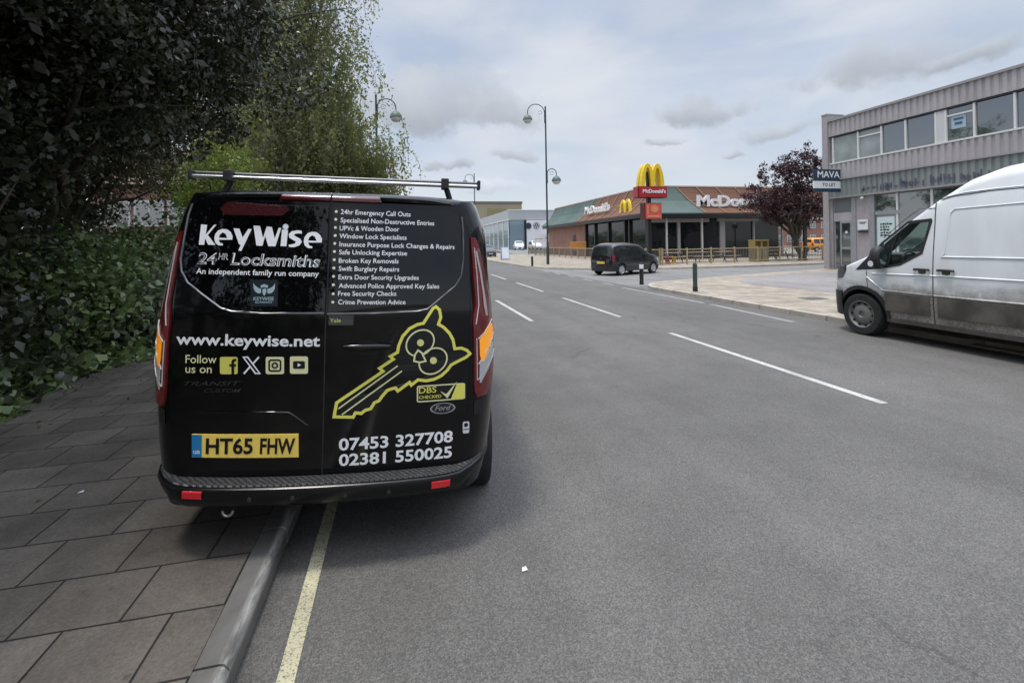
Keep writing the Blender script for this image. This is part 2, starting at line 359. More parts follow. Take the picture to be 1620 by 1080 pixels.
# far pavement round the restaurant, with its kerb
edge2 = [(46, 25.4), (20, 25.0), (15.5, 25.2), (12.4, 26.4), (10.2, 28.0), (8.9, 29.8), (8.5, 32.2), (8.46, 36), (8.46, 300)]
ins2 = [(46, 25.53), (20, 25.13), (15.6, 25.33), (12.5, 26.52), (10.3, 28.12), (9.03, 29.9), (8.63, 32.25), (8.59, 36), (8.59, 300)]
slope_sheet('pavement', ins2, M_TAN, rest=[(60, 300), (60, 25.7)])
kb = MB()
for i in range(len(edge2)-1): kb.prism([edge2[i], edge2[i+1], ins2[i+1], ins2[i]], -.05, .102)
tag(kb.build('kerb', M_KERB2), kind='structure')
up_normals(sheet('patio', [(16.9, 28.4), (44, 28.4), (44, 36), (20, 36), (20, 64), (16.9, 64)], .104, M_PATIO))

# painted markings
def paint_mat(name, col, under=(.12, .12, .115), wear=.5):
    m = bpy.data.materials.new(name); m.use_nodes = True; w = NT(m.node_tree); p = w.n['Principled BSDF']
    co = w.node('ShaderNodeTexCoord').outputs['Object']
    f = w.remap(w.noise(co, 95, 3, .75), wear-.06, wear+.1); g = w.remap(w.noise(co, 3, 3, .6), .35, .7, .75, 1.05)
    s = w.node('ShaderNodeVectorMath', operation='SCALE'); s.inputs[0].default_value = col; w.put(s.inputs['Scale'], g)
    w.put(p.inputs['Base Color'], w.mix(f, s.outputs[0], c4(under))); p.inputs['Roughness'].default_value = .8
    b = w.node('ShaderNodeBump'); b.inputs['Strength'].default_value = .5; b.inputs['Distance'].default_value = .005; w.put(b.inputs['Height'], w.noise(co, 110, 3, .7)); w.put(p.inputs['Normal'], b.outputs[0])
    return m
M_YEL = paint_mat('yellow_paint', (.60, .56, .37), wear=.55); M_WHT = paint_mat('white_paint', (.52, .51, .49), wear=.57); M_WORN = paint_mat('worn_white_paint', (.45, .44, .42), wear=.5)
def quad(b, pts, z=.004): b.add([(p[0], p[1], z) for p in pts], [tuple(range(len(pts)))])
b = MB()
yy = -10.
while yy < 80:
    o1 = .004*math.sin(yy*1.7); o2 = .004*math.sin((yy+1)*1.7)
    quad(b, [(-.505+o1, yy), (-.435+o1, yy), (-.437+o2, yy+1), (-.507+o2, yy+1)]); yy += 1
up_normals(tag(b.build('yellow_line', M_YEL, recalc=False), kind='structure'))
b = MB()
for k in range(-3, 12): y0 = 3.85+6*k; quad(b, [(4.72+.008*k, y0), (4.82+.008*k, y0), (4.84+.008*k, y0+4), (4.74+.008*k, y0+4)])
for k in range(-3, 12): y0 = 9.95-6*1+6*k; (k != 0) and quad(b, [(2.69, y0), (2.79, y0), (2.79, y0+4), (2.69, y0+4)]) if y0 > 9 else None
up_normals(tag(b.build('lane_dashes', M_WHT, recalc=False), kind='structure'))
b = MB()
quad(b, [(7.68, 8.1), (7.80, 8.1), (7.98, 11.0), (7.86, 11.0)]); quad(b, [(7.86, 11.3), (7.98, 11.3), (7.96, 16.1), (7.84, 16.1)])
for k in range(5): quad(b, [(8.0+.06*k, 17.2+2.3*k), (8.12+.06*k, 17.2+2.3*k), (8.18+.06*k, 18.3+2.3*k), (8.06+.06*k, 18.3+2.3*k)])
for (x, yv, dx) in ((15.0, 22.3, 1.2), (17.2, 22.9, 1.0), (19.2, 22.0, 1.6), (22.0, 23.2, 1.8), (25.5, 23.4, 2.5)): quad(b, [(x, yv), (x+dx, yv+.05), (x+dx, yv+.25), (x, yv+.2)])
up_normals(tag(b.build('edge_markings', M_WORN, recalc=False), kind='structure'))
# ------------------------------------------------------------------ decal coordinates on the van's doors (metres, x across, z up)
D = {'keywise': [[(-0.671,1.7567),(-0.6388,1.7548),(-0.6418,1.7028),(-0.6043,1.7549),(-0.5899,1.7584),(-0.6305,1.7005),(-0.587,1.6484),(-0.6249,1.6483),(-0.6438,1.6838),(-0.6444,1.6479),(-0.6738,1.6473)],[(-0.5015,1.6779),(-0.5018,1.6982),(-0.5133,1.7195),(-0.5327,1.733),(-0.5585,1.735),(-0.5798,1.7256),(-0.593,1.7063),(-0.596,1.6835),(-0.5892,1.661),(-0.5729,1.6474),(-0.549,1.646),(-0.5485,1.6555),(-0.5635,1.6602),(-0.5734,1.6764)],[(-0.573,1.6872),(-0.5684,1.705),(-0.5546,1.716),(-0.5393,1.7088),(-0.529,1.6862)],[(-0.5007,1.7394),(-0.4695,1.7382),(-0.4495,1.6917),(-0.423,1.738),(-0.4059,1.7371),(-0.4508,1.6184),(-0.4668,1.6219),(-0.4556,1.6505),(-0.4656,1.6547)],[(-0.3981,1.7564),(-0.3632,1.7554),(-0.3441,1.6901),(-0.3289,1.753),(-0.3019,1.7517),(-0.2832,1.6889),(-0.2663,1.7481),(-0.2528,1.7471),(-0.2768,1.6471),(-0.3145,1.6476),(-0.3334,1.7031),(-0.3437,1.6483),(-0.3753,1.6489)],[(-0.2486,1.7389),(-0.2168,1.7377),(-0.2204,1.6482),(-0.2508,1.6489)],[(-0.216,1.7551),(-0.2171,1.7483),(-0.221,1.7429),(-0.2269,1.7398),(-0.2337,1.7396),(-0.24,1.7424),(-0.2446,1.7477),(-0.2465,1.7543),(-0.2454,1.761),(-0.2415,1.7665),(-0.2356,1.7696),(-0.2288,1.7698),(-0.2225,1.767),(-0.2179,1.7617)],[(-0.144,1.7176),(-0.1468,1.7342),(-0.1677,1.7363),(-0.198,1.7304),(-0.2123,1.7141),(-0.208,1.695),(-0.1903,1.6845),(-0.1727,1.676),(-0.1769,1.6644),(-0.1967,1.6589),(-0.2094,1.6574),(-0.2062,1.6453),(-0.1806,1.6439),(-0.1538,1.6547),(-0.1414,1.6728),(-0.1498,1.6899),(-0.1705,1.7003),(-0.1857,1.7089),(-0.1788,1.7168),(-0.1607,1.7198)],[(-0.038,1.6724),(-0.0378,1.693),(-0.0488,1.7146),(-0.068,1.7284),(-0.0939,1.7303),(-0.1154,1.7208),(-0.129,1.7012),(-0.1326,1.6781),(-0.1264,1.6552),(-0.1103,1.6415),(-0.0864,1.64),(-0.0858,1.6496),(-0.1007,1.6545),(-0.1102,1.6709)],[(-0.1096,1.6818),(-0.1044,1.6999),(-0.0904,1.7111),(-0.0752,1.7037),(-0.0654,1.6808)]],'t_white': [('An independent family run company',(-0.6745,1.4946),(-0.0442,1.4891),0.0284),('www.keywise.net',(-0.7578,1.1253),(-0.0249,1.1173),0.0563),('07453 327708',(0.0841,0.5567),(0.6948,0.5622),0.0607),('02381 550025',(0.0859,0.4739),(0.6913,0.475),0.0594)],'services': [('24hr Emergency Call Outs',(0.0537,1.8319),(0.4308,1.8294),0.0256),('Specialised Non-Destructive Entries',(0.0546,1.7861),(0.5648,1.783),0.0254),('UPVc & Wooden Door',(0.0518,1.741),(0.3713,1.7433),0.0254),('Window Lock Specialists',(0.0526,1.6982),(0.4133,1.6972),0.0253),('Insurance Purpose Lock Changes & Repairs',(0.0547,1.6537),(0.6834,1.6498),0.0251),('Safe Unlocking Expertise',(0.0549,1.61),(0.4179,1.6094),0.025),('Broken Key Removals',(0.0559,1.5639),(0.3732,1.5649),0.0249),('Swift Burglary Repairs',(0.0574,1.5206),(0.3784,1.52),0.0248),('Extra Door Security Upgrades',(0.0582,1.4749),(0.4861,1.4743),0.0247),('Advanced Police Approved Key Sales',(0.0615,1.4287),(0.6005,1.4264),0.0247),('Free Security Checks',(0.0603,1.3865),(0.3674,1.3867),0.0246),('Crime Prevention Advice',(0.0623,1.3413),(0.4175,1.3402),0.0245)],'bullets': [(0.0294,1.8449),(0.029,1.8017),(0.0293,1.7567),(0.0302,1.7126),(0.0305,1.6687),(0.0308,1.625),(0.0318,1.5802),(0.0321,1.5356),(0.0325,1.4905),(0.0333,1.445),(0.0349,1.3971),(0.0351,1.3526)],'t_24': [('24',(-0.6742,1.5473),(-0.5725,1.5461),0.0572),('HR',(-0.5686,1.5723),(-0.5138,1.5709),0.0312),('Locksmiths',(-0.5028,1.5461),(-0.0408,1.5397),0.0593)],'t_pale': [('Follow',(-0.7066,1.0277),(-0.5476,1.0284),0.0418),('us on',(-0.7054,0.9767),(-0.5709,0.9765),0.0418)],'icons': [[(-0.529,0.9712),(-0.4391,0.9716),(-0.4411,1.0624),(-0.5311,1.0618)],[(-0.4123,0.9717),(-0.3249,0.9716),(-0.327,1.0645),(-0.4144,1.0644)],[(-0.297,0.9714),(-0.2041,0.9708),(-0.2061,1.0624),(-0.299,1.0627)],[(-0.1744,0.9724),(-0.0823,0.9712),(-0.0843,1.0639),(-0.1764,1.0647)]],'t_silver': [('TRANSIT',(-0.7086,0.9097),(-0.4199,0.913),0.0221),('CUSTOM',(-0.6057,0.8765),(-0.4191,0.8771),0.0184)],'plate': [(-0.6596,0.538),(-0.1201,0.5308),(-0.1227,0.6538),(-0.6624,0.6577)],'t_plate': [('HT65',(-0.5894,0.5586),(-0.3514,0.5571),0.0763),('FHW',(-0.3157,0.5565),(-0.139,0.5526),0.0768)],'swage': [(-0.6063,0.7706),(-0.1746,0.7648),(-0.0806,0.6957)],'badge': [(-0.3838,1.3278),(-0.2465,1.3289),(-0.2517,1.4703),(-0.3916,1.4671)],'wings': [[(-0.3767,1.4499),(-0.3669,1.4377),(-0.3511,1.4255),(-0.3358,1.4207),(-0.3338,1.4071),(-0.3373,1.396),(-0.3524,1.3976),(-0.3649,1.4068),(-0.3731,1.4221)],[(-0.2656,1.4514),(-0.272,1.4376),(-0.2881,1.425),(-0.3028,1.4199),(-0.3032,1.4062),(-0.2983,1.3952),(-0.2834,1.3972),(-0.272,1.4066),(-0.2652,1.4228)],[(-0.3398,1.4368),(-0.3206,1.4457),(-0.2996,1.4373),(-0.3036,1.4236),(-0.3197,1.4308),(-0.3349,1.4245)],[(-0.3283,1.4159),(-0.3181,1.4247),(-0.3067,1.4155),(-0.3092,1.3963),(-0.3168,1.3838),(-0.3259,1.3961)]],'t_badge': [('KEYWISE',(-0.3709,1.3586),(-0.2674,1.3596),0.0185),('GUARDIAN',(-0.3611,1.3452),(-0.2762,1.346),0.0092)],'owl': [(0.585,1.3257),(0.605,1.3078),(0.6131,1.265),(0.6002,1.2272),(0.6313,1.2087),(0.6636,1.175),(0.6841,1.138),(0.6945,1.0871),(0.7317,1.0896),(0.7656,1.0749),(0.7822,1.0554),(0.7597,1.0363),(0.7067,1.012),(0.6752,0.9956),(0.6547,0.9667),(0.6225,0.9386),(0.5838,0.9208),(0.5387,0.9145),(0.4949,0.9218),(0.4592,0.8941),(0.4494,0.9095),(0.3872,0.865),(0.3743,0.883),(0.3556,0.8793),(0.3308,0.8707),(0.3065,0.8428),(0.2885,0.8167),(0.264,0.8062),(0.2461,0.7751),(0.2155,0.7668),(0.1975,0.7517),(0.1668,0.7562),(0.1551,0.7332),(0.0567,0.7389),(0.0684,0.8136),(0.3068,0.9757),(0.2879,0.993),(0.3597,1.0404),(0.3431,1.057),(0.3815,1.0772),(0.387,1.1139),(0.4073,1.1651),(0.443,1.2063),(0.4859,1.2282),(0.5178,1.2341),(0.5689,1.3167)],'eyes': [[(0.5668,1.1753),(0.5741,1.1622),(0.5778,1.1474),(0.5777,1.1314),(0.5738,1.1152),(0.5663,1.0995),(0.5556,1.0853),(0.5422,1.0731),(0.5268,1.0636),(0.5102,1.0574),(0.4933,1.0545),(0.4769,1.0553),(0.4618,1.0596),(0.4487,1.0673),(0.4383,1.0778),(0.4312,1.0908),(0.4275,1.1056),(0.4276,1.1213),(0.4314,1.1374),(0.4388,1.1529),(0.4493,1.167),(0.4624,1.1791),(0.4776,1.1887),(0.4941,1.1951),(0.511,1.1981),(0.5276,1.1975),(0.5429,1.1934),(0.5562,1.1858)],[(0.6406,1.0716),(0.6481,1.0583),(0.6518,1.0432),(0.6517,1.0271),(0.6478,1.0108),(0.6401,0.9951),(0.6293,0.9809),(0.6157,0.9689),(0.6001,0.9595),(0.5833,0.9534),(0.5662,0.9508),(0.5495,0.9518),(0.5342,0.9563),(0.521,0.9642),(0.5105,0.9749),(0.5033,0.9881),(0.4996,1.003),(0.4997,1.0188),(0.5035,1.0349),(0.511,1.0504),(0.5216,1.0646),(0.535,1.0768),(0.5504,1.0862),(0.5671,1.0926),(0.5842,1.0954),(0.6009,1.0946),(0.6164,1.0902),(0.6299,1.0824)]],'pupils': [[(0.5234,1.1265),(0.522,1.119),(0.518,1.1128),(0.5118,1.1087),(0.5045,1.1074),(0.4971,1.1091),(0.4908,1.1136),(0.4865,1.12),(0.4849,1.1276),(0.4862,1.135),(0.4902,1.1413),(0.4964,1.1454),(0.5037,1.1466),(0.5111,1.145),(0.5174,1.1405),(0.5217,1.134)],[(0.5966,1.0248),(0.5952,1.0173),(0.5911,1.0111),(0.5849,1.007),(0.5775,1.0059),(0.57,1.0077),(0.5636,1.0122),(0.5593,1.0188),(0.5576,1.0264),(0.559,1.0339),(0.563,1.0401),(0.5692,1.0441),(0.5767,1.0453),(0.5841,1.0435),(0.5906,1.039),(0.5949,1.0324)]],'beak': [(0.4915,1.0863),(0.5129,1.0712),(0.5351,1.0246),(0.5012,1.0181),(0.4711,1.027),(0.4755,1.0607)],'grooves': [[(0.0782,0.7817),(0.3843,1.0041)],[(0.097,0.7494),(0.4069,0.9742)]],'dbs': [(0.4962,0.7978),(0.7544,0.8032),(0.756,0.8866),(0.4912,0.8861)],'sail': [(0.6779,0.801),(0.7544,0.8032),(0.756,0.8866),(0.7093,0.8841)],'tick': [(0.6177,0.8531),(0.6522,0.8332),(0.7122,0.9039),(0.6593,0.8089)],'t_dbs': [('DBS',(0.5016,0.8458),(0.597,0.847),0.0326),('CHECKED',(0.5023,0.8144),(0.625,0.8163),0.017)],'oval': [(0.6348,0.755),(0.7054,0.7513),(0.6355,0.786)],'t_oval': [('Ford',(0.5907,0.7448),(0.6791,0.7433),0.0276)],'yale': [(0.0166,1.2285),(0.1441,1.2289),(0.1456,1.2833),(0.0161,1.285)],'t_yale': [('Yale',(0.0221,1.2448),(0.0797,1.2445),0.0201)],'sticker': [(0.7499,0.6025),(0.7869,0.6017),(0.7868,0.6694),(0.7498,0.6692)],'winL': [(-0.7007,1.9054),(-0.0057,1.8899),(-0.0031,1.3),(-0.333,1.2987),(-0.4785,1.3071),(-0.5314,1.3229),(-0.6341,1.3941),(-0.7108,1.4525),(-0.7451,1.5086),(-0.7573,1.5687),(-0.7473,1.6771),(-0.7354,1.8041),(-0.7196,1.891)],'winR': [(0.0079,1.8868),(0.6756,1.8713),(0.7092,1.8428),(0.722,1.7391),(0.7279,1.5923),(0.7184,1.5014),(0.6903,1.4473),(0.5849,1.3589),(0.5368,1.3173),(0.4815,1.3074),(0.2442,1.2992),(0.0068,1.2966)],'brake': [(-0.5552,1.8084),(-0.2363,1.8067),(-0.2079,1.8431),(-0.2499,1.8776),(-0.5332,1.8815),(-0.5713,1.8561)],'redL': [(-0.2802,1.9024),(-0.0062,1.8988),(-0.0032,1.9399),(-0.2625,1.9382)],'redR': [(0.0074,1.8975),(0.2661,1.8977),(0.2337,1.9345),(0.007,1.9402)],'handle': [(0.1101,1.1123),(0.3494,1.1146)],'refl': [[(-0.7114,0.3159),(-0.6014,0.3198),(-0.6022,0.3563),(-0.7091,0.3557)],[(0.579,0.3032),(0.6884,0.3016),(0.6874,0.3482),(0.578,0.3493)]]}
# ------------------------------------------------------------------ vehicles: shared shell
def boolean_cut(o, cutters):
    for i, cu_ in enumerate(cutters):
        md = o.modifiers.new('cut', 'BOOLEAN'); md.operation = 'DIFFERENCE'; md.solver = 'EXACT'; md.object = cu_; md.material_mode = 'TRANSFER'
    bpy.context.view_layer.update(); dg = bpy.context.evaluated_depsgraph_get()
    me = bpy.data.meshes.new_from_object(o.evaluated_get(dg)); o.modifiers.clear(); old = o.data; o.data = me; bpy.data.meshes.remove(old)
    me.name = o.name
    for cu_ in cutters:
        d = cu_.data; bpy.data.objects.remove(cu_); bpy.data.meshes.remove(d)
    me.set_sharp_from_angle(angle=R_(32))
M_TYRE = mat('tyre_rubber', (.018, .018, .018), .85, var=.3, vscale=20)
M_DARKREC = mat('wheel_arch_dark', (.008, .008, .008), .95)
M_BLKPL = mat('black_plastic', (.022, .022, .023), .55, var=.2, vscale=30, bump=.15, bscale=200)
M_CHROME = mat('chrome', (.75, .75, .76), .12, 1.0)
M_GLASS = mat('dark_vehicle_glass', (.012, .016, .016), .03, spec=.9)
def wheel(name, parent, x, y, z, r, wdt, side, rim_m, spokes=0, rimr=.66, hub=True, lift=0):
    """wheel with its outer face towards side*x; parts: tyre, rim"""
    W = empty(name, (x, y, z)); W.parent = parent
    b = MB(); s = side
    b.lathe([(r*rimr, -wdt/2), (r*.93, -wdt/2), (r*.985, -wdt*.40), (r, -wdt*.28), (r, wdt*.28), (r*.985, wdt*.40), (r*.93, wdt/2), (r*rimr, wdt/2)], (0, 0, 0), 36, 'x', cap=False)
    b.build('tyre', M_TYRE, W, smooth=40)
    b = MB(); o = s*wdt*.42
    b.lathe([(r*rimr*1.01, s*wdt*.49), (r*rimr*.95, s*wdt*.5), (r*rimr*.9, s*wdt*.40), (r*rimr*.82, s*wdt*.30), (r*.42, s*wdt*.40), (r*.30, s*wdt*.46), (r*.16, s*wdt*.46), (r*.13, s*wdt*.38), (.0001, s*wdt*.38)], (0, 0, 0), 36, 'x', cap=False)
    for k in range(spokes):
        a = 2*math.pi*k/spokes; Mx = Matrix.Rotation(a, 3, 'X'); c = Mx @ Vector((s*wdt*.43, 0, r*rimr*.62)); b.obox(c, .02, r*.13, r*rimr*.62, Mx)
    if not spokes:
        b.cur = 1
        for k in range(10):
            a = 2*math.pi*k/10; b.lathe([(r*.06, s*wdt*.30), (r*.06, s*wdt*.40)], (0, r*.53*math.cos(a), r*.53*math.sin(a)), 8, 'x')
    b.build('rim', [rim_m, M_DARKREC], W, smooth=40)
    return W

# ------------------------------------------------------------------ the black locksmith van
van = empty('black_van', (-.456, 2.665, .05), (0, .038, -.083))
tag(van, 'black panel van with white lettering and a yellow key emblem parked half on the kerb', 'van')
M_PAINT = mat('black_paint', (.0020, .0021, .0026), .10, coat=.22, spec=.34)
M_VGLASS = mat('black_tinted_glass', (.0020, .0022, .0026), .02, spec=.50)
M_WHITE = mat('white_vinyl', (.88, .88, .88), .45); M_VYEL = mat('yellow_vinyl', (.80, .76, .13), .45); M_PALE = mat('pale_yellow_vinyl', (.78, .76, .42), .45)
M_VBLACK = mat('black_vinyl', (.004, .004, .004), .4)
M_REDL = mat('red_lens', (.10, .004, .006), .10, coat=.6, col2=(.19, .008, .012), vscale=30, bump=.3, bscale=130)
M_AMB = mat('amber_lens', (.85, .33, .02), .12, coat=.6, bump=.4, bscale=150, emit=(.30, .105, .004)); M_CLR = mat('clear_lens', (.48, .50, .50), .10, coat=.8, bump=.5, bscale=120)
hz = np.array([.26, .30, .40, .57, .75, .91, 1.05, 1.19, 1.43, 1.70, 1.82, 1.90]); hx = np.array([.90, .925, .945, .968, .982, .985, .984, .975, .945, .918, .882, .845])
def hw(z): return np.interp(z, hz, hx)
def lean(z): return np.interp(z, [0, 1.15, 1.3, 1.5, 1.7, 1.94], [0, 0, .006, .028, .054, .085])
def ycap(x, z): return .055+.055*(x/.78)**2+lean(z)
PLAN = [(.11, .79), (.118, .815), (.13, .84), (.155, .87), (.19, .90), (.24, .93), (.32, .955), (.45, .972), (.7, .988), (1.1, 1.), (2., 1.), (3.2, 1.), (3.6, 1.), (4.1, .985), (4.5, .95), (4.75, .88), (4.9, .76), (4.96, .6)]
def ztopv(y): return float(np.interp(y, [.11, .13, .16, .22, .35, .6, 1.2, 2.6, 3.0, 3.9, 4.2, 4.6, 4.85, 4.97], [1.935, 1.95, 1.957, 1.963, 1.968, 1.972, 1.975, 1.972, 1.94, 1.28, 1.14, 1.05, .92, .7]))
ZK = np.linspace(.28, 1.90, 28); RF = [.985, .93, .84, .7, .5, .25, 0]
def vring(y, f):
    zt = ztopv(y); sc = (zt-.28)/(1.935-.28); pts = []
    for z in ZK:
        zz = .28+(z-.28)*sc; yo = y
        if y < 1.1: k = (y-.11)/.99; yo = y-.11 + (1-k)*float(ycap(.79*hw(z), z)) + k*.11
        pts.append((f*float(hw(z)), yo, zz))
    xe, ye, ze = pts[-1]
    for i, q in enumerate(RF): pts.append((xe*q, ye + (0 if y > 1 else (1-q)*-.02*(1-(y-.11))), ze+(zt-ze)*(1-(q/.985)**5)**.6 if q < .98 else ze+(zt-ze)*.35))
    return pts
rings = [vring(y, f) for y, f in PLAN]; nk = len(rings[0])
b = MB()
full = [[(p[0], p[1], p[2]) for p in r] + [(-p[0], p[1], p[2]) for p in r[::-1][1:]] for r in rings]
b.grid(full)
m_ = len(full[0]); b.add([], [])
for ring, rev in ((full[-1], False),): b.add(ring, [tuple(range(len(ring)))])
# rear face
cols = [1]+RF[0:]
zr = [p for p in rings[0][:len(ZK)]]
capP = []
for (x, yv, z) in zr: capP.append([(x*q, float(ycap(x*q, z)), z) for q in (1, .9, .75, .6, .45, .3, .15, 0, -.15, -.3, -.45, -.6, -.75, -.9, -1)])
b.grid(capP)
top = rings[0][len(ZK):]; xe = zr[-1][0]
tp = [zr[-1]]+top+[(-p[0], p[1], p[2]) for p in top[::-1][1:]]+[(-zr[-1][0], zr[-1][1], zr[-1][2])]
b.add(tp, [tuple(range(len(tp)))])
bt = [(r[0][0], r[0][1], r[0][2]) for r in rings]; b.add(bt+[(-p[0], p[1], p[2]) for p in bt[::-1]], [tuple(range(2*len(bt)))])
import bmesh
body = b.build('body', [M_PAINT, M_DARKREC], van)
bm = bmesh.new(); bm.from_mesh(body.data); bmesh.ops.remove_doubles(bm, verts=bm.verts, dist=.0008); bmesh.ops.recalc_face_normals(bm, faces=bm.faces); bm.to_mesh(body.data); bm.free()
body.data.polygons.foreach_set('use_smooth', [True]*len(body.data.polygons)); body.data.set_sharp_from_angle(angle=R_(45))
cuts = []
for yv in (.90, 3.85):
    for sx in (-1, 1):
        cb = MB(); cb.lathe([(.385, -.2), (.385, .2)], (sx*.98, yv, .33), 32, 'x'); k = cb.build('cutter', M_DARKREC, van); cuts.append(k)
boolean_cut(body, cuts)
M_ALLOY = mat('grey_steel_wheel', (.18, .18, .185), .45, .6)
for yv in (.90, 3.85):
    wheel('wheel', van, .872, yv, .33-.05-.033+.03, .335, .21, 1, M_ALLOY); wheel('wheel', van, -.872, yv, .33+.05-.033+.04, .335, .21, -1, M_ALLOY)

def on(off): return lambda x, z: (x, float(ycap(x, z))-off, z)
def flat_patch(name, poly, off, m, parent, nrow=18, ncol=16, lip=.010):
    S = strip_rows(poly, nrow, ncol); P = np.zeros(S.shape[:2]+(3,)); P[..., 0] = S[..., 0]; P[..., 2] = S[..., 1]; P[..., 1] = ycap(S[..., 0], S[..., 1])-off
    if lip:   # turn the edge back so the panel has thickness
        E = np.zeros((nrow+2, ncol+2, 3)); E[1:-1, 1:-1] = P; E[0, 1:-1] = P[0]; E[-1, 1:-1] = P[-1]; E[:, 0] = E[:, 1]; E[:, -1] = E[:, -2]
        E[0, :, 1] += lip; E[-1, :, 1] += lip; E[1:-1, 0, 1] += lip; E[1:-1, -1, 1] += lip
        e = .003; E[0, :, 2] -= e; E[-1, :, 2] += e; E[:, 0, 0] += e*np.sign(E[:, 0, 0]-E[:, 3, 0]); E[:, -1, 0] += e*np.sign(E[:, -1, 0]-E[:, -4, 0]); P = E
    b = MB(); b.grid(P); return b.build(name, m, parent, smooth=35)
def poly_decal(name, loops, off, m, parent, holes=()):
    """flat shapes laid on the doors; loops listed in holes cut the loop before them"""
    b = MB(); f = on(off); i = 0
    while i < len(loops):
        grp = [loops[i]]
        while i+1 < len(loops) and (i+1) in holes: i += 1; grp.append(loops[i])
        pts = [p for g in grp for p in g]; tri = tessellate_polygon([[Vector((p[0], p[1], 0)) for p in g] for g in grp])
        b.add([f(*p) for p in pts], [tuple(t) for t in tri]); i += 1
    return b.build(name, m, parent, recalc=False)
def stroke_decal(name, lines, wd, off, m, parent, closed=True):
    b = MB(); f = on(off)
    for ln in lines: v, fs = ribbon(ln, wd, closed); b.add([f(p.x, p.y) for p in v], fs)
    return b.build(name, m, parent, recalc=False)
def each(fn, name, items, *a, **k):
    for it in items: fn(name, [it], *a, **k)
def text_decal(name, rows, off, m, parent, bold=.012, shear=0.):
    b = MB(); f = on(off)
    for (s, p0, p1, cap) in rows: v, fs = text_fit(s, p0, p1, cap, bold, shear); b.add([f(x, y) for x, y in v], fs)
    return b.build(name, m, parent, recalc=False)
def flat_quad(name, q, off, m, parent, n=10, lip=.006):
    a, b2, c, d = [np.array(p) for p in q]; S = np.array([[(a*(1-u)+b2*u)*(1-v)+(d*(1-u)+c*u)*v for u in np.linspace(0, 1, n)] for v in np.linspace(0, 1, 5)])
    P = np.zeros((7, n+2, 3)); P[1:-1, 1:-1, 0] = S[..., 0]; P[1:-1, 1:-1, 2] = S[..., 1]; P[1:-1, 1:-1, 1] = ycap(S[..., 0], S[..., 1])-off
    P[0, 1:-1] = P[1, 1:-1]; P[-1, 1:-1] = P[-2, 1:-1]; P[:, 0] = P[:, 1]; P[:, -1] = P[:, -2]; P[0, :, 1] += lip; P[-1, :, 1] += lip; P[1:-1, 0, 1] += lip; P[1:-1, -1, 1] += lip
    return MB().grid(P).build(name, m, parent, smooth=35)
dl = [(-.005, .432), (-.738, .432), (-.772, .75), (-.782, 1.05), (-.776, 1.4), (-.768, 1.7), (-.748, 1.82), (-.725, 1.872), (-.69, 1.893), (-.005, 1.893)]
doorL = flat_patch('door', dl, .006, M_PAINT, van, 40, 20); doorR = flat_patch('door', [(-x, z) for x, z in dl[::-1]], .006, M_PAINT, van, 40, 20)
winL = flat_patch('rear_window', [(-.012, 1.872), *[(max(x, -.745), min(z, 1.872)) for x, z in D['winL'][2:]], (-.70, 1.872)], .011, M_VGLASS, doorL, 26, 20, .006)
winR = flat_patch('rear_window', [(.012, 1.868), (.66, 1.868), *D['winR'][2:-1], (.012, 1.297)], .011, M_VGLASS, doorR, 26, 20, .006)
M_GLINT = mat('window_glint', (.20, .20, .21), .30, .7)  # grey metal tube stands in for the sky's reflection along the panel edge
def bead(pts, off, r, parent, name='window_glint', m=None):
    P = []
    for i in range(len(pts)-1):
        for k in range(4): P.append((pts[i][0]+(pts[i+1][0]-pts[i][0])*k/4, pts[i][1]+(pts[i+1][1]-pts[i][1])*k/4))
    P.append(pts[-1]); f = on(off); MB().tube([f(*p) for p in P], r, 6).build(name, m or M_GLINT, parent, smooth=60)
bead([(-.008, 1.292), (-.33, 1.291), (-.478, 1.30), (-.534, 1.316), (-.637, 1.388), (-.716, 1.447), (-.752, 1.506), (-.763, 1.568), (-.755, 1.677), (-.744, 1.804), (-.728, 1.87)], .008, .0065, doorL)
bead([(.008, 1.289), (.244, 1.291), (.48, 1.30), (.537, 1.311), (.586, 1.352), (.692, 1.441), (.724, 1.497), (.735, 1.592), (.732, 1.74), (.722, 1.84)], .008, .0055, doorR)
# high-level strips of red lens over the doors, a third brake light inside the left window
for side in (-1, 1):
    S = np.array([[(side*x, z) for x in np.linspace(.005, .275-(z-1.9)*.5, 10)] for z in (1.898, 1.905, 1.918, 1.930, 1.938)])
    P = np.zeros(S.shape[:2]+(3,)); P[..., 0] = S[..., 0]; P[..., 2] = S[..., 1]; offs = np.array([.004, .014, .016, .012, -.008])[:, None]
    P[..., 1] = ycap(S[..., 0], np.minimum(S[..., 1], 1.935))-offs; MB().grid(P).build('high_level_lens', mat('maroon_lens', (.075, .004, .008), .12, coat=.8), van, smooth=50)
bl = [(-.545, 1.812), (-.25, 1.812), (-.212, 1.845), (-.25, 1.878), (-.535, 1.880), (-.572, 1.846)]; flat_patch('brake_light', bl, .030, mat('dark_red_lens', (.040, .0015, .0025), .18, coat=.1, spec=.3, bump=.5, bscale=90), doorL, 8, 14, .022)
